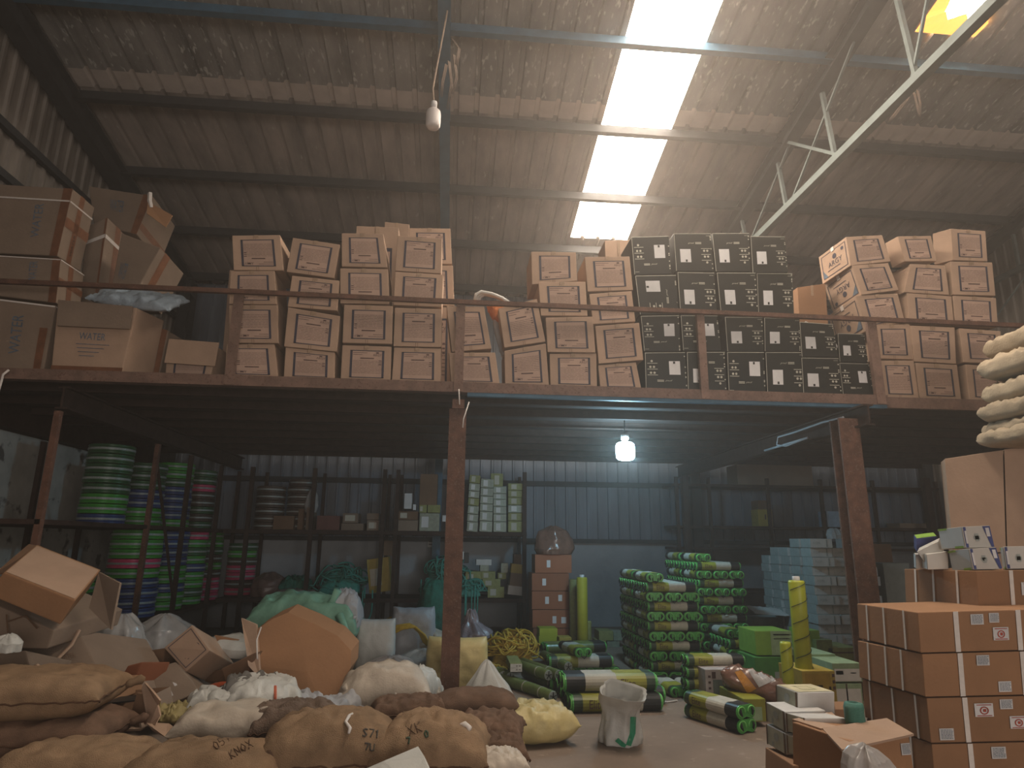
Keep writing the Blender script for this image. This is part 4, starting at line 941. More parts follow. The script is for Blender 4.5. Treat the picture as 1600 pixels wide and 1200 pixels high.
for x, y, rz, z, lb in ((857, 1064, 22, .12, 'upper left of the pair in front of the yellow rope'), (873, 1064, 22, .12, 'upper right of the pair in front of the yellow rope'), (888, 1050, 12, .12, 'resting against the green-ended packs'), (864, 1098, 24, .002, 'single one nearest the yellow sack'), (840, 1088, 30, .002, 'plain one left of the nearest'),
                        (797, 1066, 18, .002, 'left one half under the yellow rope'), (786, 1064, 14, .002, 'leftmost one in the shade'), (878, 1082, 22, .002, 'under the pair, right'), (903, 1066, 10, .002, 'right one beside the lime pack')):
    q = atz(x, y, z); o = copy_tree(ROLL) if _ru[0] else ROLL; _ru[0] = True
    o.location = (q.x, q.y, z); o.rotation_euler.z = R(rz); tag(o, 'star-ended olive roll, '+lb, 'roll', 'wrapped rolls with star ends')
small(797, 1037, 816, 1050, 7.9, .55, OLIVE, 'olive carton with white printed end before the yellow rope heap', LGREY, (.02, .02, .98, .98), marks=((.5, .2, .6, .35), (.75, .2, .85, .35), (.5, .65, .6, .8), (.75, .65, .85, .8), (.05, .49, .9, .52)))

# ------------------------------------------------------------------ wall of blue-grey cartons
def make_brick():
    root = empty('grey_carton', (0, 0, 0)); MB().box((-.158, -.15, 0), (.158, .15, .128)).build('carton_body', BGREY, root, bevel=.004)
    t = MB(); Q = Quad((-.158, -.15, .128), (.158, -.15, .128), (.158, -.15, 0), (-.158, -.15, 0)); Q.rect(t, .0, .02, 1, .98); t.build('pale_front', LGREY, root)
    t = MB(); Q.rect(t, .72, .1, .78, .9, 2); Q.text(t, 'V CON', .12, .35, .42, .62, k=2); t.build('printed_lettering', BGREY, root)
    return root
BR = make_brick(); _bu = [False]
C0 = Vector((5.34, 9.35, 0)); gN = 'blue-grey cartons in the big stack'
rnd = random.Random(5)
for L_ in range(13):
    for dp in range(5):
        for ac in range(3):
            if ac and dp > 0: continue
            if L_ >= 12 and not (dp in (0, 1) and ac == 0): continue
            if ac and L_ > 9+(ac == 1)*2: continue
            if L_ == 11 and dp > 3: continue
            o = copy_tree(BR) if _bu[0] else BR; _bu[0] = True
            o.location = (C0.x+ac*.325+rnd.uniform(-.012, .012)+.01*(L_ % 2)+(.16 if L_ % 2 else 0)*(1 if ac == 0 and dp == 0 else .0)*0, C0.y+dp*.325+rnd.uniform(-.008, .008)+(.06 if L_ % 2 else 0), .001+L_*.1305)
            o.rotation_euler.z = R(-3+rnd.uniform(-1.2, 1.2))
            tag(o, 'blue-grey carton, %s layer up, %s' % (ORD[L_], ('%s from the front in the left-hand face' % ORD[dp]) if ac == 0 else ('middle' if ac == 1 else 'last')+' one of the right-hand face'), 'carton', gN)
# small pale bag on the stack and a hole with a dark roll
bag('plastic_bag', (C0.x+.28, C0.y, 13*.1305), [(0, .09, 0), (.06, .1, .05), (.12, .07, .2), (.15, .03, .3)], CLEAR, 'small clear plastic bag on top of the blue-grey cartons', seed=8)
mb, r_ = pillow(.55, .35, .03, 3, nu=16, nv=12, amp=.015); mb.xf(place(at(1200, 956, 10.2), 0, 14, 4)); tag(mb.build('printed_leaflet', LGREY, smooth=True), 'pale printed sheet lying left of the blue-grey carton stack', 'sheet')
small(1176, 965, 1232, 984, 10.4, .4, BGREY, 'blue-grey carton under the pale printed sheet')
small(1175, 984, 1230, 1010, 10.4, .4, BGREY, 'second blue-grey carton under the pale printed sheet')

# green and yellow cartons right of centre
mk = ((.1, .12, .9, .2), (.1, .28, .9, .33), (.6, .5, .7, .7))
small(1182, 986, 1236, 1024, 7.55, .45, GREENP, 'bright lime green carton above the dark green one', MINT, (.42, .0, 1, 1), marks=((.5, .12, .95, .18), (.5, .3, .95, .34)))
small(1182, 1027, 1238, 1068, 7.5, .45, mat('green_card', (.08, .25, .06), .5, .2, 10), 'darker green carton under the bright lime green one', BGREY, (.5, .4, .8, .9), zb=.001)
small(1262, 985, 1280, 1030, 8.3, .4, GREENP, 'narrow green carton right of the tall striped tube')
small(1278, 1000, 1300, 1030, 8.2, .4, LIMED, 'olive-green carton behind the mint ones')
small(1296, 1012, 1342, 1034, 8.2, .5, OLIVE, 'wide olive carton beside the brown strapped stack', marks=((.1, .3, .9, .4),))
small(1266, 1022, 1305, 1045, 7.2, .5, MINT, 'pale green carton on the yellow carton', LGREY, (.1, .3, .5, .9))
small(1303, 1036, 1345, 1066, 6.8, .5, MINT, 'pale green and white carton, upper, against the brown strapped stack', LGREY, (.05, .3, .95, .95), marks=((.1, .4, .35, .6), (.6, .5, .8, .55)))
small(1303, 1068, 1346, 1096, 6.8, .5, MINT, 'pale green and white carton, lower, against the brown strapped stack', LGREY, (.05, .2, .95, .8), marks=((.45, 0, .5, 1),), zb=.001)
small(1257, 1048, 1304, 1098, 6.3, .45, YCARD, 'mustard yellow carton with black marks behind the white cartons', mat('amber_card', (.36, .24, .04), .5), (.08, .08, .85, .95), marks=((.42, .45, .6, .65), (.78, .5, .84, .85), (.9, .1, .98, .2), (.9, .3, .98, .4), (.9, .5, .98, .6)))
small(1104, 1046, 1152, 1092, 6.95, .3, mat('pinkish_print', (.42, .36, .34), .6, .15, 12), 'upright printed carton with grey picture before the green stacks', mat('grey_picture', (.16, .19, .17), .6, .5, 9), (.22, .35, .82, .95), marks=((.08, .2, .16, .28), (.08, .4, .16, .48), (.08, .6, .16, .68), (.2, .08, .32, .3)))
small(1164, 1092, 1196, 1128, 6.2, .55, LIME, 'lime carton on the floor behind the nearest green packs', MINT, (.1, .35, .8, .95))
# brown wrapped sack with a printed panel lying on them
root, mb = sack('wrapped_sack', at(1178, 1092, 6.55), .62, .40, .24, -28, FILMB, 'brown plastic sack with white printed panel lying on the cartons by the green packs', ry=14, rx=-18, seed=22, amp=.035, seam=None, p=5)
decal_px(root, mb, [(1168, 1046), (1190, 1042), (1212, 1062), (1186, 1074)], mat('grey_white_panel', (.42, .40, .40), .4, .3, 14), 'printed_panel')
decal_px(root, mb, [(1148, 1050), (1158, 1047), (1182, 1076), (1168, 1084)], mat('orange_film', (.45, .20, .04), .35, .2, 12), 'orange_band')

# ------------------------------------------------------------------ white cartons, lower right
def gbox(q, D, back, label, m, name='carton', cat='carton', mleft=None, mtop=None, mfront=None, straps_f=(), straps_s=(), labels=(), bottom=None, bevel=.006, edges=None, Ds=None, lettering=None, extra=None, D3=None):
    """q: front face in px (tl tr br bl); back: (px, py, D) of the corner behind the top-left one"""
    c = [at(x, y, d) for (x, y), d in zip(q, Ds or (D,)*4)]
    dv = at(*back)-c[0]
    if bottom is not None:
        for k in (2, 3): c[k].z = bottom
    c2 = [p+dv for p in c]
    if bottom is not None:
        for k in (2, 3): c2[k].z = bottom
    root = empty(name, (c[2]+c[3]+c2[2]+c2[3])/4, label, cat)
    MB().hexa(c+c2).build('carton_body', m, root, bevel=bevel)
    Fq = Quad(*c); L_ = Quad(c2[0], c[0], c[3], c2[3]); T_ = Quad(c2[0], c2[1], c[1], c[0])
    for fc, mm, nm in ((L_, mleft, 'printed_end'), (T_, mtop, 'printed_top'), (Fq, mfront, 'plain_side')):
        if mm: t = MB(); fc.rect(t, .02, .03, .98, .97); t.build(nm, mm, root)
    for u in straps_f: t = MB(); Fq.rect(t, u, 0, u+.035, 1, 2); T_.rect(t, u, 0, u+.035, 1, 2) if 0 else None; t.build('white_strap', STRAP, root)
    for u in straps_s: t = MB(); L_.rect(t, u, 0, u+.028, 1, 2); t.build('white_strap', STRAP, root)
    for (u0, v0, u1, v1, kind) in labels:
        t = MB(); Fq.rect(t, u0, v0, u1, v1, 2); lb = t.build('paper_label', WHITE, root)
        t = MB(); w_, h_ = u1-u0, v1-v0
        if kind == 'r':
            n = 16; cu, cv = (u0+u1)/2, (v0+v1)/2+.03*h_
            for k in range(n):
                a, b_ = 2*math.pi*k/n, 2*math.pi*(k+1)/n; ri, ro = .22, .30
                t.face([Fq.P(cu+w_*.8*r_*math.cos(x), cv+h_*r_*math.sin(x), 3) for r_, x in ((ro, a), (ri, a), (ri, b_), (ro, b_))][::-1])
            Fq.rect(t, u0+w_*.1, v0+h_*.08, u1-w_*.1, v0+h_*.14, 3); Fq.rect(t, u0+w_*.1, v1-h_*.12, u1-w_*.1, v1-h_*.06, 3); Fq.rect(t, cu-.06*w_, cv-.12*h_, cu+.1*w_, cv+.1*h_, 3)
            t.build('red_emblem', RED, lb)
        else:
            r2 = random.Random(int(u0*100))
            for i in range(7):
                v = v0+h_*(.1+.12*i); x = u0+.08*w_
                while x < u1-.15*w_: l = r2.uniform(.05, .2)*w_; Fq.rect(t, x, v, min(x+l, u1-.06*w_), v+.05*h_, 3); x += l+.04*w_
            t.build('label_print', INKL, lb)
    if extra: extra(root, Fq, L_, T_)
    return root
def wedge(root, Fq, L_, T_):
    t = MB()
    for a in ((.30, .25, .34, .75), (.66, .25, .70, .75), (.30, .25, .70, .31), (.30, .69, .70, .75)): T_.rect(t, *a)
    t.build('printed_square', OLIVE, root)
def side_art(root, Fq, L_, T_):
    t = MB()
    for a in ((0, 0, .06, 1), (.94, 0, 1, 1)): L_.rect(t, *a, 2)
    t.build('brown_edge_band', CARDD, root); t = MB(); L_.disc(t, .55, .4, .13, .2, 12, 2); L_.rect(t, .3, .7, .4, .9, 2); t.build('printed_mark', BGREY, root)
GA = mat('pale_sage_print', (.40, .41, .33), .6, .15, 14)
wc = 'white carton with sage printed end in the lower right stack, '
gbox([(1246, 1082), (1304, 1081), (1304, 1116), (1247, 1118)], 4.5, (1213, 1070, 4.85), wc+'the top one', LGREY, mleft=GA, mtop=mat('cream_top', (.62, .55, .36), .6), extra=lambda *a: (wedge(*a), side_art(*a)))
gbox([(1226, 1112), (1290, 1110), (1290, 1143), (1228, 1144)], 4.38, (1197, 1097, 4.72), wc+'left in the second row', LGREY, mleft=GA, extra=side_art)
gbox([(1258, 1122), (1322, 1122), (1322, 1152), (1260, 1152)], 4.2, (1229, 1114, 4.36), wc+'right in the second row', LGREY, mleft=GA, extra=side_art)
gbox([(1227, 1146), (1290, 1144), (1290, 1180), (1229, 1180)], 4.38, (1198, 1131, 4.72), wc+'left in the third row', LGREY, mleft=GA, extra=side_art)
gbox([(1258, 1156), (1320, 1156), (1320, 1188), (1260, 1186)], 4.2, (1230, 1148, 4.36), wc+'right in the third row', LGREY, mleft=GA, extra=side_art)
gbox([(1240, 1196), (1300, 1196), (1300, 1240), (1240, 1240)], 4.1, (1196, 1168, 4.75), 'brown carton at the very bottom under the white cartons', CARD2)
gbox([(1305, 1108), (1350, 1108), (1352, 1150), (1305, 1150)], 4.9, (1302, 1096, 5.3), 'low brown carton with wrap between white cartons and strapped stack', CARD2)
# open brown carton in front
q = [(1327, 1158), (1420, 1150), (1432, 1235), (1330, 1240)]
root = gbox(q, 3.75, (1238, 1128, 4.15), 'open brown carton with loose flaps in front of the strapped stack', CARD2, Ds=(3.7, 3.95, 3.95, 3.7), labels=((.82, .12, .98, .34, 't'),))
t = MB(); f = [at(1285, 1141, 3.98), at(1386, 1125, 4.2), at(1428, 1150, 3.9), at(1316, 1175, 3.55)]; t.hexa([p+Vector((0, 0, .012)) for p in f]+[p for p in f]); t.build('lid_flap', CARD, root)
t = MB(); f = [at(1238, 1129, 4.2), at(1300, 1117, 4.5), at(1320, 1138, 4.2), at(1283, 1144, 3.95)]; t.hexa([p+Vector((0, 0, .02)) for p in f]+[p for p in f]); t.build('lid_flap', CARD, root)
c = at(1335, 1117, 4.15)
root = empty('twine_spool', at(1335, 1133, 4.15), 'teal twine spool standing on the open brown carton', 'spool'); b = MB(); zz = at(1335, 1133, 4.15).z
b.lathe([(.03, zz), (.055, zz+.005), (.058, zz+.03), (.056, zz+.07), (.058, zz+.10), (.052, zz+.125), (.03, zz+.13), (.028, zz+.11)], 24, (c.x, 4.15, 0), wob=lambda a, z: 1+.02*math.sin(a*7+z*200)); b.build('wound_twine', mat('teal_twine', (.07, .22, .17), .5, .3, 60, .5, stretch=(1, 1, 8)), root, smooth=True)
bag('plastic_bag', at(1358, 1226, 3.5), [(0, .13, 0), (.08, .12, .05), (.13, .09, .1), (.17, .045, .2), (.185, .01, .2)], CLEAR, 'clear crumpled plastic bag at the bottom edge before the open carton', seed=4, amp=.05)
bag('plastic_bag', at(1335, 1215, 3.45), [(0, .09, 0), (.05, .1, .05), (.1, .06, .2), (.12, .02, .2)], CLEAR, 'small clear plastic scrap at the bottom edge of the floor', seed=14, amp=.05) if 0 else None

# ------------------------------------------------------------------ strapped brown cartons, right
sb = 'large brown strapped carton, '
SS = (.24, .52, .78)
gbox([(1526, 892), (1700, 889), (1706, 948), (1530, 952)], 4.62, (1413, 889, 5.35), sb+'the topmost one under the little blue cartons', CARD2, straps_f=(.28, .86), straps_s=(.16, .42, .74), labels=((.38, .32, .58, .66, 'r'), (.5, .08, .6, .3, 't')), name='strapped_carton')
gbox([(1434, 957), (1655, 951), (1660, 1014), (1439, 1020)], 4.3, (1339, 943, 5.0), sb+'second from the top', CARD2, straps_f=(.24, .68), straps_s=(.17, .46, .78), labels=((.36, .08, .45, .34, 't'), (.49, .06, .56, .30, 't'), (.51, .42, .62, .74, 'r')), name='strapped_carton')
gbox([(1441, 1022), (1662, 1016), (1668, 1084), (1446, 1089)], 4.3, (1340, 1001, 5.0), sb+'third from the top', CARD2, straps_f=(.24, .68), straps_s=(.17, .45, .69), labels=((.37, .06, .46, .30, 't'), (.51, .68, .60, .92, 't')), name='strapped_carton')
gbox([(1448, 1091), (1670, 1086), (1676, 1156), (1455, 1161)], 4.3, (1347, 1061, 5.0), sb+'fourth from the top', CARD2, straps_f=(.24, .68), straps_s=(.12, .49, .83), labels=((.06, .68, .16, .94, 't'), (.32, .14, .45, .44, 'r'), (.50, .06, .59, .28, 't'), (.56, .44, .68, .72, 'r')), name='strapped_carton')
gbox([(1456, 1163), (1680, 1158), (1690, 1230), (1462, 1236)], 4.3, (1354, 1122, 5.0), sb+'lowest one at the bottom edge', CARD2, straps_f=(.24, .68), straps_s=(.2, .5, .7), labels=((.40, .08, .50, .34, 't'),), name='strapped_carton')
gbox([(1462, 1238), (1690, 1232), (1700, 1330), (1470, 1330)], 4.3, (1360, 1182, 5.0), 'large brown carton under the strapped stack, below the frame edge', CARD2, name='strapped_carton', bottom=.001)
gbox([(1530, 954), (1700, 952), (1700, 1200), (1535, 1200)], 5.06, (1420, 944, 5.7), 'brown carton column standing behind the strapped stack', CARD2, name='strapped_carton', bottom=.001)
# tall brown cartons with sacks piled on top
tc = 'tall plain brown carton behind the strapped stack, '
gbox([(1476, 717), (1567, 703), (1572, 862), (1490, 870)], 5.9, (1470, 722, 6.5), tc+'left one', CARD, Ds=(5.9, 5.75, 5.75, 5.9), name='tall_carton')
gbox([(1569, 702), (1690, 688), (1700, 850), (1574, 862)], 5.75, (1560, 708, 6.4), tc+'right one at the frame edge', CARD, name='tall_carton')
gbox([(1490, 872), (1700, 850), (1720, 1100), (1500, 1120)], 5.8, (1486, 868, 6.4), 'brown carton under the two tall plain ones', CARD, name='tall_carton', bottom=.001)
SACKC = mat('cream_sack_cloth', (.36, .285, .20), .8, .15, 6, .4, bscale=50)
tops = [(697, .17), (680, .16), (658, .20), (627, .22), (590, .24), (556, .24)]
for i, (y, h) in enumerate(tops):
    p = at(1640+(6 if i % 2 else -3), y, 5.55)
    sack('stuffed_sack', p, .95, .62, h, 3*(-1)**i, SACKC, 'cream cloth sack piled on the tall brown cartons, %s' % ('the lowest', 'second from the bottom', 'third from the bottom', 'fourth from the bottom', 'fifth from the bottom', 'the topmost')[i], group='cream sacks on the tall cartons', seed=40+i, amp=.03, seam=None, p=7, ears=0, flat=.5, q_=.3, wr=4)
# little blue and white cartons on the strapped stack
def art(root, Fq, L_, T_):
    t = MB(); t.face([Fq.P(.72, .02), Fq.P(.90, .98), Fq.P(.99, .98), Fq.P(.99, .02)][::1]); Fq.rect(t, .02, .02, .11, .98); t.build('navy_print', NAVY, root)
    t = MB(); Fq.rect(t, .80, .1, .93, .5, 2); Fq.rect(t, .035, .2, .10, .8, 2); t.build('white_print', WHITE, root)
    t = MB(); Fq.rect(t, .38, .35, .52, .70); Fq.rect(t, .34, .45, .56, .62); t.build('printed_picture', BGREY, root)
    t = MB(); L_.rect(t, 0, 0, .38, .10, 2); L_.rect(t, .6, .9, .95, 1, 2); t.build('green_corner', GREENP, root)
bw = 'little white and blue carton on the strapped stack, '
PW = mat('cream_white_card', (.54, .51, .47), .5, .06, 12); PB = mat('cool_white_card', (.40, .46, .50), .45, .06, 12)
gbox([(1503, 823), (1546, 821), (1554, 855), (1509, 856)], 4.72, (1466, 827, 4.95), bw+'the upper one', PW, mleft=PB, extra=art, name='small_carton', bevel=.003)
gbox([(1514, 857), (1556, 855), (1566, 889), (1521, 890)], 4.68, (1482, 861, 4.9), bw+'lower left one', PW, mleft=PB, extra=art, name='small_carton', bevel=.003)
gbox([(1568, 854), (1612, 853), (1620, 888), (1573, 889)], 4.68, (1563, 856, 4.9), bw+'lower right one at the frame edge', PW, mleft=PB, extra=art, name='small_carton', bevel=.003)
gbox([(1432, 842), (1464, 838), (1464, 862), (1432, 862)], 5.15, (1428, 836, 5.35), bw+'dark blue one at the back left', NAVY, mtop=GREENP, name='small_carton', bevel=.003)
gbox([(1433, 862), (1466, 846), (1474, 862), (1444, 878)], 4.98, (1436, 856, 5.1), bw+'tilted one in the loose heap', PW, mleft=NAVY, name='small_carton', bevel=.003)
gbox([(1448, 866), (1481, 862), (1482, 889), (1450, 890)], 4.93, (1440, 864, 5.05), bw+'grey one beside the lower left', PW, mleft=PB, name='small_carton', bevel=.003)
gbox([(1431, 866), (1447, 866), (1448, 888), (1432, 889)], 5.05, (1428, 864, 5.2), bw+'leftmost small one', PW, mleft=PB, name='small_carton', bevel=.003)
# ================================================================== LEFT PILE OF TORN CARTONS, SACKS AND ROPES
def dv(p0, p1): return at(*p1)-at(*p0)
# tilted open carton on top of the pile
r, F_, S_, T_, c, c2 = bigcarton([(6, 894), (118, 938), (94, 976), (-22, 928)], 5.75, 'open brown carton tipped over on top of the left pile', dv((118, 938, 5.75), (158, 890, 6.35)), m=CARD2)
t = MB(); f = [at(154, 894, 6.3), at(187, 911, 6.1), at(173, 984, 5.95), at(139, 950, 6.1)]; t.hexa(f+[p+Vector((.01, .015, 0)) for p in f]); t.build('open_flap', CARD3, r)
t = MB(); T_.rect(t, .02, .05, .98, .98); t.build('lid_panel', CARD, r)
t = MB(); f = [at(-10, 897, 6.0), at(45, 850, 6.5), at(62, 853, 6.5), at(12, 893, 5.95)]; t.hexa(f+[p+Vector((0, 0, -.015)) for p in f]); t.build('open_flap', CARDD, r)
r, F_, S_, T_, c, c2 = bigcarton([(-30, 935), (84, 985), (74, 1014), (-30, 1012)], 5.95, 'crushed carton wedged under the tipped open one', (.2, .7, .1), m=CARD3)
t = MB(); t.tube([at(10, 960, 5.9), at(12, 985, 5.9), at(14, 1006, 5.9)], .006, 4); t.tube([at(10, 972, 5.9), at(40, 962, 5.92), at(58, 982, 5.9)], .006, 4); t.build('carton_crease', CARDD, r)
r, F_, S_, T_, c, c2 = bigcarton([(22, 1012), (122, 984), (172, 1082), (-20, 1096)], 5.95, 'big flattened carton with a raised fold in the left pile', (.35, .55, -.15), m=CARD3, Ds=(6.1, 6.3, 5.9, 5.7))
t = MB(); t.tube([at(124, 985, 6.2), at(112, 1008, 6.1), at(88, 1032, 6.0), at(72, 1052, 5.85)], .014, 5); t.build('raised_fold', CARD, r)
t = MB(); f = [at(46, 1040, 5.78), at(56, 1038, 5.78), at(74, 1052, 5.76), at(64, 1058, 5.76)]; t.hexa(f+[p+Vector((0, .03, 0)) for p in f]); t.build('torn_strip', CARD, r)
t = MB(); F_.text(t, 'WATER', .62, .35, .82, .43, k=2); t.build('printed_lettering', CARDD, r)
bigcarton([(-40, 1020), (40, 1016), (60, 1090), (-50, 1094)], 5.75, 'grey-brown flat carton low at the left edge', (.3, .5, -.2), m=CARD3)
bigcarton([(105, 1072), (170, 1070), (178, 1096), (108, 1102)], 5.75, 'small orange-brown carton above the long empty one', (.05, .4, 0), m=CARD2)
bigcarton([(165, 1030), (182, 1028), (184, 1068), (160, 1068)], 6.4, 'narrow brown carton standing in the left pile', (.1, .3, 0), m=CARD)
# long empty carton (open front) by the jute sacks
root = empty('empty_carton', at(170, 1140, 5.6), 'long empty carton lying open behind the jute sack', 'carton')
a, b_ = at(118, 1108, 5.6), at(215, 1098, 5.6); a2, b2 = at(125, 1145, 5.5), at(220, 1140, 5.5); dp = Vector((.05, .45, .02))
for nm, q, m_ in (('back_panel', (a+dp, b_+dp, b2+dp, a2+dp), CARDD), ('bottom_panel', (a2, b2, b2+dp, a2+dp), CARD), ('side_panel', (b_, b_+dp, b2+dp, b2), CARD3), ('side_panel', (a+dp, a, a2, a2+dp), CARD3)):
    t = MB(); n = (q[1]-q[0]).cross(q[3]-q[0]).normalized()*.008; t.hexa([p+n for p in q]+[p-n for p in q]); t.build(nm, m_, root)
t = MB(); f = [a+Vector((0, 0, .01)), b_+Vector((0, 0, .01)), b_+dp*.5, a+dp*.5]; t.hexa(f+[p+Vector((0, 0, .01)) for p in f]); t.build('folded_lid', BLK, root)
t = MB(); t.tube([at(130, 1127, 5.6), at(178, 1121, 5.6)], .03, 8); tag(t.build('cardboard_tube', CARDD, smooth=True), 'dark cardboard tube end lying in the long empty carton', 'tube')
# torn upright flaps
def shard(pts, D, th, m, label, name='torn_cardboard', Ds=None):
    c = [at(x, y, d) for (x, y), d in zip(pts, Ds or [D]*len(pts))]; b = MB(); n = len(c); off = Vector((.004, th, .003))
    b.v += c+[p+off for p in c]; b.f.append(tuple(reversed(range(n)))); b.f.append(tuple(n+i for i in range(n))); b.m += [0, 0]
    for i in range(n): b.f.append((i, (i+1) % n, n+(i+1) % n, n+i)); b.m.append(0)
    return tag(b.build(name, m), label, 'cardboard')
shard([(221, 1074), (226, 1067), (236, 1078), (250, 1095), (246, 1102), (250, 1118), (243, 1132), (232, 1136), (224, 1100)], 5.45, .015, CARD, 'torn upright cardboard flap, light brown, right of the long empty carton', Ds=[5.5, 5.5, 5.4, 5.35, 5.4, 5.4, 5.35, 5.4, 5.5])
shard([(214, 1083), (226, 1085), (234, 1104), (226, 1134), (210, 1136), (206, 1110)], 5.55, .015, CARDD, 'torn upright cardboard flap, dark brown, behind the light one')
shard([(229, 1130), (262, 1132), (285, 1150), (262, 1154), (238, 1142)], 5.3, .015, CARD, 'bent cardboard strip behind the lettered jute sack', Ds=[5.4, 5.4, 5.1, 5.1, 5.3])
shard([(296, 1095), (304, 1092), (328, 1128), (332, 1150), (322, 1150)], 5.6, .02, CARD3, 'bent strip of cardboard beside the white crumpled sacks')
shard([(314, 1125), (335, 1123), (338, 1148), (326, 1150)], 5.5, .02, CARD, 'small brown cardboard piece below the white crumpled sacks')
r, F_, S_, T_, c, c2 = bigcarton([(262, 1138), (296, 1127), (308, 1150), (270, 1158)], 5.35, 'scrap of printed carton with rows of small text in the pile', (.03, .2, -.05), m=CARD, name='printed_scrap')
t = MB(); [F_.rect(t, .1, .1+.14*i, .9, .17+.14*i) for i in range(6)]; t.build('small_print', INK, r)
# printed diamond-tilted carton
r, F_, S_, T_, c, c2 = bigcarton([(256, 1012), (300, 976), (328, 1016), (290, 1050)], 6.7, 'printed brown carton standing on its corner in the left pile', dv((300, 976, 6.7), (340, 1000, 7.15)), m=CARD, name='printed_carton', Ds=(6.75, 6.8, 6.6, 6.6))
t = MB()
for a in ((.08, .08, .92, .10), (.08, .90, .92, .92), (.08, .08, .10, .92), (.90, .08, .92, .92)): F_.rect(t, *a)
F_.text(t, 'ARGY', .28, .42, .70, .6); F_.disc(t, .5, .3, .09, .1); F_.disc(t, .78, .62, .07, .08); F_.rect(t, .25, .68, .7, .70); F_.rect(t, .3, .75, .65, .77)
t.build('printed_panel', INKB, r)
# carton with little white labels
r, F_, S_, T_, c, c2 = bigcarton([(234, 1046), (274, 1034), (312, 1080), (252, 1106)], 6.35, 'brown carton with small white labels lying below the printed one', (.1, .35, -.2), m=CARD3, Ds=(6.5, 6.6, 6.3, 6.15))
for q in ((.12, .05, .25, .18), (.15, .62, .38, .84), (.52, .50, .60, .64)): t = MB(); F_.rect(t, *q); t.build('paper_label', WHITE, r)
r, F_, S_, T_, c, c2 = bigcarton([(199, 1040), (222, 1034), (200, 1088), (180, 1076)], 6.2, 'reddish brown carton leaning on the labelled one', (.12, .3, -.05), m=TERRA); 
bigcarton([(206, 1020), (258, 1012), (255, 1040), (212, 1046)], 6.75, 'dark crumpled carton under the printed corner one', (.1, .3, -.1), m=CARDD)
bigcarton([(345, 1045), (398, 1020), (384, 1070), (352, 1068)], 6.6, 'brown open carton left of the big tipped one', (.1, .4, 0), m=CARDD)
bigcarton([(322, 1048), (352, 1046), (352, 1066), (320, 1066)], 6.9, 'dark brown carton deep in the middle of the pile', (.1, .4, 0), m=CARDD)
shard([(335, 993), (372, 1000), (382, 1020), (350, 1020)], 7.2, .02, CARD2, 'orange-brown cardboard scrap lying on the white sheet')
# the big collapsed orange-brown carton
pts = [(403, 982), (425, 968), (450, 957), (490, 974), (528, 994), (549, 1017), (547, 1045), (530, 1080), (510, 1114), (482, 1110), (455, 1080), (427, 1060), (397, 1040), (399, 1012)]
root = empty('collapsed_carton', at(490, 1112, 6.45), 'huge collapsed orange-brown carton in the middle of the pile', 'carton')
def DD(y): return 6.95-(y-957)/157*.55
cc = [at(x, y, DD(y)) for x, y in pts]; ctr = at(480, 1050, DD(1050)-.03); b = MB(); n = len(cc); back = [p+Vector((.04, .22, .06)) for p in cc]
b.v += cc+back+[ctr, at(470, 1000, DD(1000)-.01)]
for i in range(n):
    j = (i+1) % n; b.f.append((2*n, j, i) if 4 <= i <= 11 else (2*n+1, j, i)); b.m.append(0); b.f.append((i, j, n+j, n+i)); b.m.append(0)
b.f += [(2*n, 2*n+1, 4), (2*n+1, 2*n, 12)]; b.m += [0, 0]; b.f.append(tuple(n+i for i in range(n))); b.m.append(0)
b.build('carton_body', CARD2, root)
t = MB(); f = [at(377, 966, 7.0), at(400, 976, 6.9), at(406, 1060, 6.5), at(388, 1040, 6.55)]; t.hexa(f+[p+Vector((.01, .02, 0)) for p in f]); t.build('side_flap', CARD, root)
t = MB(); t.tube([at(408, 980, 6.75), at(401, 1000, 6.65), at(402, 1030, 6.55)], .007, 5); t.build('white_strap', STRAP, root, smooth=True)
# mint sack behind it, neck sticking up
root, mb = sack('stuffed_sack', at(474, 1006, 7.75), 1.16, .6, .54, -3, PPMINT, 'mint green woven sack lying behind the huge collapsed carton', ry=4, seed=51, amp=.05, seam=None, p=2.6, flat=.35, ears=.04)
t = MB(); t.tube([at(512, 952, 7.6), at(520, 938, 7.58), at(528, 922, 7.55)], [.07, .035, .045], 10); t.build('sack_neck', PPMINT, root, smooth=True)
t = MB(); t.tube([at(530, 962, 7.45), at(541, 985, 7.35), at(549, 1010, 7.3)], [.05, .03, .02], 8); t.build('sack_seam', PPMINT, root, smooth=True)
root, mb = sack('stuffed_sack', at(537, 990, 7.75), .34, .4, .46, 0, PPG, 'grey woven sack right behind the mint one', ry=0, seed=52, amp=.05, seam=None, p=2.6, flat=.35)
t = MB(); t.tube([at(546, 966, 7.5), at(552, 967, 7.5), at(555, 962, 7.5)], [.02, .015, .02], 6); t.build('tied_corner', PPG, root, smooth=True)
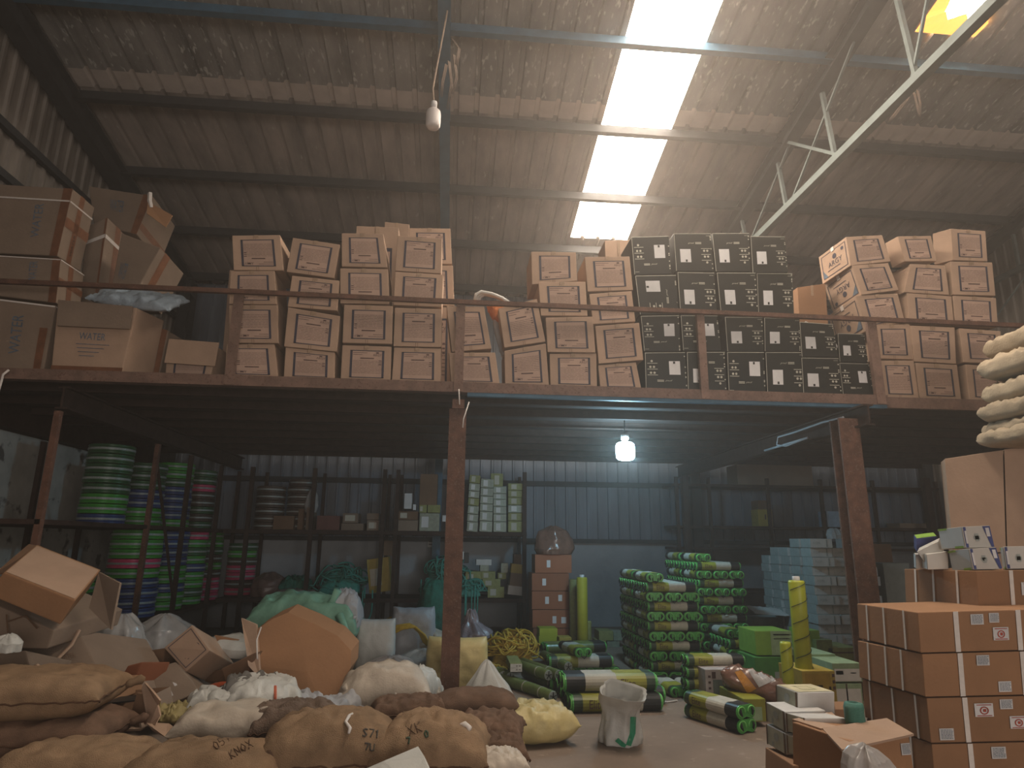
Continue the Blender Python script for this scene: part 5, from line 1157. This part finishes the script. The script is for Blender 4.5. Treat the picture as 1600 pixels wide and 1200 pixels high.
# upright sacks
def upright(name, x, y, D, H, W, T, m, label, rz=0, lean=-86, seed=1, seams=0, amp=.03, mm2=None, cat='sack', p=4):
    q = at(x, y, D) if D else atz(x, y, 0); q.z = max(q.z, .0) if D else 0
    base = Vector((q.x, q.y+T/2, q.z)); M = Matrix.Translation(base) @ Matrix.Rotation(R(90+rz), 4, 'Z') @ Matrix.Rotation(R(lean), 4, 'Y') @ Matrix.Translation((H/2, 0, -T/2))
    root = empty(name, base, label, cat); mb, ring = pillow(H, W, T, seed, amp=amp, p=p, ears=.05, flat=.5, wr=1.7, q_=.3); mb.xf(M); mb.build('sack_cloth', m, root, smooth=True)
    for k in range(seams):
        u = .33-.25*k; t = MB(); t.tube([M @ Vector((u*H, v*W/2*.96, T*(.5-.5*max(0, (1-abs(u*2)**4)*(1-abs(v)**4))**.42)-.002)) for v in [-1+.1*j for j in range(21)]], .004, 4); t.build('cross_seam', BGREY, root)
    return root, mb
upright('stuffed_sack', 580, 1078, 7.7, .70, .44, .30, PPW, 'upright white woven sack with flat stitched top', seed=61, seams=3, amp=.012)
upright('stuffed_sack', 642, 1056, 8.3, .74, .54, .42, PPG, 'upright lilac-grey woven sack leaning beside the flat-topped white one', rz=6, seed=62, amp=.025, lean=-82)
upright('stuffed_sack', 712, 1118, 7.22, .60, .66, .40, PPY, 'pale yellow sack standing behind the middle post', rz=-4, seed=63, seams=1, amp=.012)
root, mb = sack('stuffed_sack', at(600, 1126, 6.45), .78, .62, .50, 4, PPC, 'big rounded off-white sack lying in front of the upright ones', seed=64, amp=.035, seam=None, p=2.2, flat=.4, wr=2.2)
t = MB(); t.tube([at(556, 1086, 6.25), at(548, 1080, 6.2), at(541, 1078, 6.2), at(537, 1071, 6.2)], [.04, .022, .02, .03], 8); t.build('tied_corner', PPC, root, smooth=True)
t = MB(); t.tube([at(612, 1080, 6.2), at(634, 1096, 6.05), at(648, 1116, 6.0)], [.01, .014, .012], 6); t.build('loose_string', STRAP, root, smooth=True)
root, mb = sack('stuffed_sack', at(636, 1120, 6.6), .5, .5, .44, -20, PPW, 'white plastic sack half behind the big rounded one', seed=65, amp=.04, seam=None, p=2.4)
sack('stuffed_sack', at(663, 1125, 6.75), .3, .35, .36, 0, PPC, 'small off-white sack bulging left of the pale yellow sack', seed=66, amp=.03, seam=None)
bag('plastic_bag', at(655, 1064, 7.8), [(0, .34, 0), (.1, .36, .02), (.22, .28, .05), (.3, .12, .15), (.33, .04, .2)], mat('grey_film', (.26, .27, .27), .3, .2, 8, .5, spec=.6), 'grey plastic bag slumped beneath the lilac-grey sack', seed=67, amp=.05, sx=1.2)
bag('plastic_bag', at(610, 1085, 7.5), [(0, .36, 0), (.12, .38, .02), (.26, .3, .05), (.34, .14, .15), (.37, .05, .2)], mat('pinkish_film', (.36, .31, .29), .35, .2, 8, .5, spec=.5), 'pinkish translucent plastic bag behind the big rounded sack', seed=68, amp=.06, sx=1.1)
bag('plastic_bag', at(646, 1100, 7.0), [(0, .13, 0), (.08, .15, .1), (.16, .11, .2), (.22, .04, .3)], mat('dark_film', (.08, .075, .07), .3, .5, 20, .6, spec=.6), 'dark shiny plastic bag beside the red plastic scrap', seed=69, amp=.05)
bag('red_bag', at(660, 1106, 6.95), [(0, .10, 0), (.08, .12, .1), (.15, .07, .2), (.2, .02, .3)], mat('crimson_film', (.38, .05, .06), .4, .3, 10, .4), 'crimson plastic bag left of the pale yellow sack', seed=70, amp=.04)
bag('plastic_bag', at(668, 1018, 8.6), [(0, .24, 0), (.1, .25, .05), (.22, .18, .1), (.28, .05, .2)], PPC, 'small off-white bag under the yellow ropes', seed=71, amp=.04)
# white pointed sack and yellow one in front
bag('pointed_sack', at(760, 1108, 6.75), [(0, .26, 0), (.08, .27, .03), (.2, .19, .08), (.32, .10, .16), (.42, .03, .2), (.44, .008, .2)], PPW, 'white woven sack pulled up to a point beside the middle post', 'sack', seed=72, amp=.035, pk=9, part='sack_cloth', sy=.7)
root, mb = sack('stuffed_sack', at(836, 1158, 5.95), .56, .62, .30, 12, PPY, 'bright yellow plastic sack lying on the floor', rx=-6, seed=73, amp=.04, seam=None, wr=2, p=3.4, ears=.10)
t = MB(); t.tube([at(868, 1134, 5.9), at(872, 1139, 5.85), at(874, 1146, 5.82)], [.05, .03, .02], 8); t.build('tied_corner', PPY, root, smooth=True)
t = MB(); t.tube([at(816, 1152, 5.75), at(813, 1160, 5.7), at(816, 1165, 5.68)], [.06, .035, .025], 8); t.build('tied_corner', PPY, root, smooth=True)
# open white sack with green stripes
q = atz(975, 1170, 0); base = Vector((q.x, q.y+.17, .001)); root = empty('open_sack', base, 'open white woven sack with green stripes standing alone on the floor', 'sack')
b = bag_mb([(0, .165, .03), (.06, .175, .07), (.18, .150, .10), (.33, .16, .07), (.42, .185, .02), (.45, .19, .01), (.43, .17, .01), (.36, .155, .02), (.30, .13, .02), (.29, .05, 0)], 1, .95, 77, amp=.04, pk=9)
[setattr(v, 'y', v.y-max(0, v.z-.26)**1.5*1.5) for v in b.v]; [setattr(v, 'z', v.z+(v.y*.26 if v.z > .25 else 0)) for v in b.v]
b.xf(Matrix.Translation(base) @ Matrix.Rotation(R(3), 4, 'Y')); b.build('sack_cloth', PPW, root, smooth=True)
GS = mat('green_stripe_ink', (.03, .25, .13), .6, .2, 20)
for q in ([(985, 1120), (994, 1120), (993, 1146), (984, 1146)], [(984, 1146), (993, 1146), (986, 1166), (978, 1164)], [(961, 1158), (966, 1153), (979, 1164), (975, 1170)]): decal_px(root, b, q, GS, 'green_stripe', 8)
# crumpled white sacks
root, mb = sack('empty_sack', at(340, 1134, 5.75), .5, .42, .26, 10, PPW, 'crumpled white sack left of the orange-striped one', seed=81, amp=.07, seam=None, wr=1.7)
root, mb = sack('stuffed_sack', at(405, 1142, 5.85), .56, .55, .42, 20, PPW, 'white woven sack with orange stripes and an open mouth', seed=82, amp=.05, seam=None, wr=1.6, p=2.5)
bvt = BVHTree.FromPolygons([tuple(v) for v in mb.v], [tuple(f) for f in mb.f])
for sx in ([(430, 1072), (430, 1090), (429, 1118)], [(394, 1118), (408, 1122)]):
    o = MB(); pts = []
    for i in range(len(sx)-1):
        for k in range(8): 
            x, y = sx[i][0]+(sx[i+1][0]-sx[i][0])*k/8, sx[i][1]+(sx[i+1][1]-sx[i][1])*k/8; d = (at(x, y, 6)-EYE).normalized(); h = bvt.ray_cast(EYE, d)
            if h[0] is not None: pts.append(h[0]-d*.003)
    if len(pts) > 2: o.tube(pts, .012, 5); o.build('orange_stripe', mat('orange_ink', (.5, .12, .06), .6), root)
mb, r_ = pillow(.42, .30, .12, 83, nu=24, nv=18, amp=.06); mb.xf(place(at(393, 1080, 5.9), 0, 10, 6)); tag(mb.build('grey_rag', mat('grey_cloth', (.13, .12, .11), .9, .2, 6), smooth=True), 'dark grey cloth stuffed in the mouth of the orange-striped sack', 'cloth')
t = MB(); t.tube([at(314, 1090, 6.1), at(325, 1080, 6.15), at(345, 1074, 6.15), at(364, 1074, 6.1), at(367, 1090, 6.0), at(366, 1104, 5.95)], [.03, .05, .045, .05, .035, .02], 8); tag(t.build('red_plastic_sheet', mat('red_orange_film', (.42, .08, .03), .4, .2, 8), smooth=True), 'rolled red-orange plastic sheet behind the crumpled white sack', 'plastic sheet')
sack('empty_sack', at(375, 1160, 5.3), .85, .5, .26, 5, PPC, 'flat cream sack with stitched lines under the orange-striped one', seed=84, amp=.04, seam=None, wr=1.8)
sack('empty_sack', at(462, 1128, 6.0), .36, .4, .22, -30, PPG, 'grey crumpled sack under the huge collapsed carton', seed=85, wr=2, amp=.05, seam=None)
sack('empty_sack', at(528, 1118, 6.1), .6, .28, .16, 50, PPG, 'thin crumpled white plastic strip right of the huge collapsed carton', seed=86, amp=.04, seam=None, wr=2)
sack('empty_sack', at(280, 1128, 5.6), .32, .3, .12, 0, mat('mustard_crumple', (.30, .24, .10), .6, .3, 8), 'crumpled mustard plastic among the torn cartons', seed=87, amp=.05, seam=None)
bag('plastic_bag', at(250, 1032, 7.6), [(0, .34, 0), (.15, .36, .04), (.32, .28, .08), (.42, .12, .2), (.46, .03, .3)], CLEAR, 'clear plastic bag between the left rack posts', seed=88, amp=.06)
bag('plastic_bag', at(180, 1050, 7.0), [(0, .26, 0), (.2, .27, .05), (.4, .2, .08), (.52, .06, .2)], CLEAR, 'clear plastic bag left of the second rack post', seed=89, amp=.06)
bag('plastic_bag', at(165, 1110, 6.3), [(0, .2, 0), (.06, .2, .1), (.12, .12, .1), (.15, .03, .2)], CLEAR, 'clear crumpled film below the reddish carton', seed=90, amp=.05)
bag('plastic_bag', at(375, 1020, 7.4), [(0, .32, 0), (.08, .33, .04), (.14, .25, .08), (.17, .06, .2)], PPW, 'white plastic sheet heap left of the huge collapsed carton', seed=91, amp=.05, sx=1.3)
bag('plastic_bag', at(8, 1018, 5.5), [(0, .10, 0), (.06, .1, .1), (.1, .06, .1), (.12, .02, .2)], PPW, 'white plastic scrap at the left frame edge', seed=92, amp=.03)

# ------------------------------------------------------------------ jute sacks, front row
TF = [(1, .8), (1, -.8)]
j = 'jute sack '
# a low heap below carries them
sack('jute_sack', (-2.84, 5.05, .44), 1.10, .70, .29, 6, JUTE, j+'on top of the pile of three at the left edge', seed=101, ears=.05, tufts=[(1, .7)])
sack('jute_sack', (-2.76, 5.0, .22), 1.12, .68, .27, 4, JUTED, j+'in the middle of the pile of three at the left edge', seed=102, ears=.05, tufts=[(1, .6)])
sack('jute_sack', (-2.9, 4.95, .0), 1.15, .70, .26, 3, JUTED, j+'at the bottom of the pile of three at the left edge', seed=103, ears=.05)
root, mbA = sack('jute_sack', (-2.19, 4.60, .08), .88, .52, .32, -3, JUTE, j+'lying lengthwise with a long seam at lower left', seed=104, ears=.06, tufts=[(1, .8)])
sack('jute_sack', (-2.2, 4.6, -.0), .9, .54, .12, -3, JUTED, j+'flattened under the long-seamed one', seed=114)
root, mbB = sack('jute_sack', (-1.42, 4.50, .04), .88, .56, .36, -3, JUTE, j+'with 057 painted on it at the bottom edge', seed=105, ears=.05)
write_px(root, mbB, '057', 338, 1172, 13, 4.4, SEAM, ang=35, r=.003); write_px(root, mbB, 'KNOX', 362, 1186, 13, 4.4, SEAM, ang=30, r=.003)
root, mbC = sack('jute_sack', (-.74, 4.75, .04), .84, .62, .48, 5, JUTE, j+'with S71 painted at its right end, plump and tied', seed=106, ears=.05, p=2.6, amp=.03)
write_px(root, mbC, 'S71', 566, 1150, 12, 4.6, mat('faded_ink', (.07, .06, .05), .9), ang=-8, r=.005); write_px(root, mbC, '7U', 569, 1172, 11, 4.6, MATS['faded_ink'], ang=-5, r=.005)
t = MB(); t.tube([at(553, 1114, 4.75), at(545, 1119, 4.62), at(540, 1128, 4.55), at(547, 1138, 4.5), at(545, 1146, 4.47)], [.008, .012, .01, .012, .008], 6); t.build('tie_string', STRAP, root, smooth=True)
t = MB(); t.tube([at(440, 1172, 4.55), at(428, 1178, 4.5), at(420, 1188, 4.45)], [.10, .07, .05], 10); t.build('gathered_end', JUTED, root, smooth=True)
root, mbD = sack('jute_sack', (-.07, 4.72, .04), .70, .62, .47, -6, JUTE, j+'with faint green marks right of the S71 one', seed=107, ears=.05, p=2.4, amp=.03)
write_px(root, mbD, 'XK', 640, 1150, 16, 4.6, SEAM, ang=20, r=.003); write_px(root, mbD, '0', 664, 1152, 10, 4.6, DKG, ang=10, r=.006); write_px(root, mbD, '7', 636, 1163, 10, 4.6, DKG, ang=10, r=.006)
t = MB(); t.tube([at(716, 1136, 4.62), at(726, 1133, 4.6), at(733, 1138, 4.56), at(732, 1144, 4.55)], [.018, .024, .02, .012], 8); t.build('tied_corner', STRAP, root, smooth=True)
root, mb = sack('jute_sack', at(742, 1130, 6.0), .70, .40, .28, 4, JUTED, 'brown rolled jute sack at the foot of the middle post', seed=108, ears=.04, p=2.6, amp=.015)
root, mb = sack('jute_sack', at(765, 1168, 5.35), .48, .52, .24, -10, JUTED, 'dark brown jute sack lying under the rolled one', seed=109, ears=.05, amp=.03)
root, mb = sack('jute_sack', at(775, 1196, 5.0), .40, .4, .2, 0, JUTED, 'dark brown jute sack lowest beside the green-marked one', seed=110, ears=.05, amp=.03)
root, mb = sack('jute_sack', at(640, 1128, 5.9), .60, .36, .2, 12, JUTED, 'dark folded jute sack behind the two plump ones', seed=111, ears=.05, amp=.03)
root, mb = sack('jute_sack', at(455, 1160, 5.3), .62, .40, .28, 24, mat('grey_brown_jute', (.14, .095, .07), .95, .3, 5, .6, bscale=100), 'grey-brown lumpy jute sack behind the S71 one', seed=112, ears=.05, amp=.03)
root, mb = sack('yellow_sack', at(775, 1214, 4.6), .36, .3, .16, 10, PPC, 'cream sack with a green patch at the bottom edge', seed=113, p=3, seam=None)
shard([(572, 1202), (600, 1190), (652, 1168), (662, 1184), (672, 1206), (640, 1222), (580, 1222)], 4.1, .012, PPW, 'white woven plastic sheet corner sticking up at the bottom edge', name='plastic_sheet', Ds=[4.1, 4.12, 4.25, 4.15, 4.05, 4.0, 4.0])

# ------------------------------------------------------------------ ropes
def rope_heap(name, c, rx, ry, rz, m, label, n=60, r=.011, seed=0, drop=None, flat=.6, cat='rope'):
    rnd = random.Random(seed); root = empty(name, c, label, cat); b = MB()
    for k in range(n):
        a0 = rnd.uniform(0, 6.28); q = Vector((rnd.gauss(0, .28)*rx, rnd.gauss(0, .28)*ry, 0)); hh = max(.03, (1-min(1, (q.x/rx)**2+(q.y/ry)**2))**.5*rz)
        R1 = rnd.uniform(.3, .8)*min(rx, rz*1.2)*.7; tilt = rnd.uniform(0, 1.4); rot = rnd.uniform(0, 6.28); L = rnd.uniform(3, 6); pts = []
        for j in range(13):
            a = a0+L*j/12; p = Vector((R1*math.cos(a), R1*math.sin(a)*.8, 0)); p = Matrix.Rotation(rot, 3, 'Z') @ (Matrix.Rotation(tilt, 3, 'X') @ p)
            p = p+q+Vector((0, 0, hh*rnd.uniform(.55, .8) if j == 0 else 0)); 
            if j == 0: z0 = p.z; 
            p.z = (p.z if j else p.z)+(0 if j == 0 else hh*.6)
            e = (p.x/rx)**2+(p.y/ry)**2
            p.z = min(max(p.z, r), max(r, rz*(1.1-min(e, 1))**.5)); pts.append(Vector(c)+p)
        b.tube(pts, r, 5)
    b.build('rope_strands', m, root, smooth=True)
    core, _ = pillow(rx*1.25, ry*1.2, rz*.6, seed, nu=16, nv=12, amp=.03, flat=.2, p=2.2); core.xf(Matrix.Translation(c)); core.build('inner_coils', m, root, smooth=True)
    if drop:
        d = MB()
        for (x, y, ln, w_) in drop:
            t = at(x, y, c[1]-ry*.9); d.tube([t+Vector((-w_/2*(1-abs(1-2*u)**2.0) if 0 else w_/2*math.cos(math.pi*u)*(1+.3*math.sin(3*u)), .03*math.sin(5*u), -ln*math.sin(math.pi*u)**.6)) for u in [i/14 for i in range(15)]], r, 5)
        d.build('hanging_loop', m, root, smooth=True)
    return root
p = at(530, 930, 12.35); rope_heap('rope_bundle', (p.x, 12.5, .63), .55, .4, .62, TEAL, 'teal rope bundle on the lower shelf left of the dented yellow carton', 60, .014, 1, [(560, 918, .42, .22), (575, 922, .5, .16), (548, 925, .25, .2), (510, 925, .2, .25)])
p = at(690, 935, 12.35); rope_heap('rope_bundle', (p.x+.1, 12.45, .63), .5, .4, .85, TEAL, 'tall teal rope bundle spilling over the shelf behind the middle post', 80, .014, 2, [(665, 905, .5, .14), (676, 915, .35, .12), (688, 912, .45, .1)])
p = at(735, 935, 11.9); rope_heap('rope_bundle', (p.x, 12.2, .63), .28, .28, .4, TEAL, 'teal rope bundle hanging right of the middle post', 40, .014, 3, [(735, 915, .75, .16), (742, 920, .5, .1), (724, 925, .9, .1)])
p = at(460, 930, 12.35); sack('net_bundle', (p.x, 12.45, .63), .5, .4, .34, 0, TEALN, 'dark teal net bundle on the lower shelf left part', seed=120, seam=None, amp=.06)
p = at(415, 932, 12.35); bag('plastic_bag', (p.x, 12.5, .63), [(0, .3, 0), (.15, .32, .03), (.3, .24, .06), (.4, .08, .2)], mat('brown_pink_film', (.20, .12, .10), .3, .3, 8, .5, spec=.6), 'brownish plastic bag at the left of the lower shelf', seed=121, amp=.06)
p = at(460, 932, 12.2); bag('plastic_bag', (p.x, 12.25, .63), [(0, .3, 0), (.05, .3, .03), (.12, .24, .06), (.15, .08, .2)], mat('pale_pink_film', (.34, .24, .22), .3, .3, 8, .5, spec=.6), 'pale pink plastic bag lying before the teal net bundle', seed=122, amp=.05, sx=1.3)
p = at(488, 800, 12.3); bag('plastic_bag', (p.x-.05, 12.4, 2.1), [(0, .1, 0), (.12, .12, .03), (.3, .1, .06), (.42, .03, .2)], CLEAR, 'slim plastic bag standing on the narrow dark cartons', seed=123, amp=.03)
# green net sack hanging under the shelf
p = at(675, 1048, 11.8); bag('net_sack', (p.x, 11.95, .0), [(0, .22, 0), (.1, .30, .04), (.5, .29, .05), (.8, .24, .08), (.95, .14, .15)], TEALN, 'green net sack standing under the teal ropes', 'sack', seed=124, amp=.05, part='net_cloth')
# yellow ropes
p = at(800, 1052, 8.9); rope_heap('rope_heap', (p.x, 9.0, .02), .42, .36, .52, YROPE, 'big yellow rope heap on the floor left of the terracotta boxes', 120, .012, 5)
p = at(760, 1062, 8.6); rope_heap('rope_heap', (p.x, 8.6, .02), .34, .3, .12, YROPE, 'low yellow rope spill left of the big heap', 40, .012, 6)
p = at(630, 985, 8.4); rope_heap('rope_heap', (p.x-.05, 8.65, p.z-.08), .42, .25, .20, YROPE, 'yellow rope coil draped over the upright sacks', 40, .013, 7)
p = at(690, 1020, 8.8); rope_heap('rope_heap', (p.x-.05, 9.0, p.z-.12), .22, .2, .26, YROPE, 'yellow rope hank left of the middle post', 36, .014, 8)
b = MB()
for k in range(4): b.tube([at(x+k*3, y+k*1.5, 8.35-.03*k) for x, y in ((600, 988), (620, 978), (640, 975), (655, 988), (662, 1003), (672, 1012))], .014, 6)
tag(b.build('rope_strand', YROPE, smooth=True), 'thick yellow rope strands arching over the lilac-grey sack', 'rope')
q = atz(695, 1040, 0); bag('green_basket', (q.x, 8.7, .0), [(0, .2, 0), (.04, .3, 0), (.14, .36, 0), (.2, .38, .01), (.21, .3, .01), (.16, .2, 0)], mat('green_basket_weave', (.06, .19, .09), .5, .3, 14), 'green round basin behind the middle post', 'basin', seed=130, amp=.008, part='basin_wall')
q = at(735, 1030, 9.2); bag('plastic_bag', (q.x, 9.3, .0), [(0, .26, 0), (.2, .3, .04), (.4, .24, .08), (.55, .1, .15), (.7, .05, .2)], mat('mauve_film', (.26, .21, .23), .25, .3, 10, .5, spec=.7), 'mauve-grey plastic bag bundle left of the big yellow rope heap', seed=131, amp=.08)
# litter
b = MB(); b.tube([atz(1030, 1096, .01), atz(1042, 1097, .01), atz(1058, 1095, .01)], .008, 5); tag(b.build('string_scrap', STRAP), 'short white string lying on the bare floor', 'string')
b = MB(); b.tube([atz(985, 1064, .01), atz(995, 1067, .01)], .007, 5); tag(b.build('string_scrap', STRAP), 'tiny white string farther back on the floor', 'string')
# dark stock in the far right corner
for i, (x0, y0, x1, y1) in enumerate(((1395, 880, 1420, 1010), (1365, 850, 1392, 960))):
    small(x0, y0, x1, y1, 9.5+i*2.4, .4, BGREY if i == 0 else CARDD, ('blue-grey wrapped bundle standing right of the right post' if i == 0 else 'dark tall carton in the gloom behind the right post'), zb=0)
for o in list(bpy.data.objects):
    if o.name.startswith(('rolled_pack', 'wrapped_roll')) and o.parent is None and 'label' not in o: 
        for c in list(o.children): bpy.data.objects.remove(c)
        bpy.data.objects.remove(o)
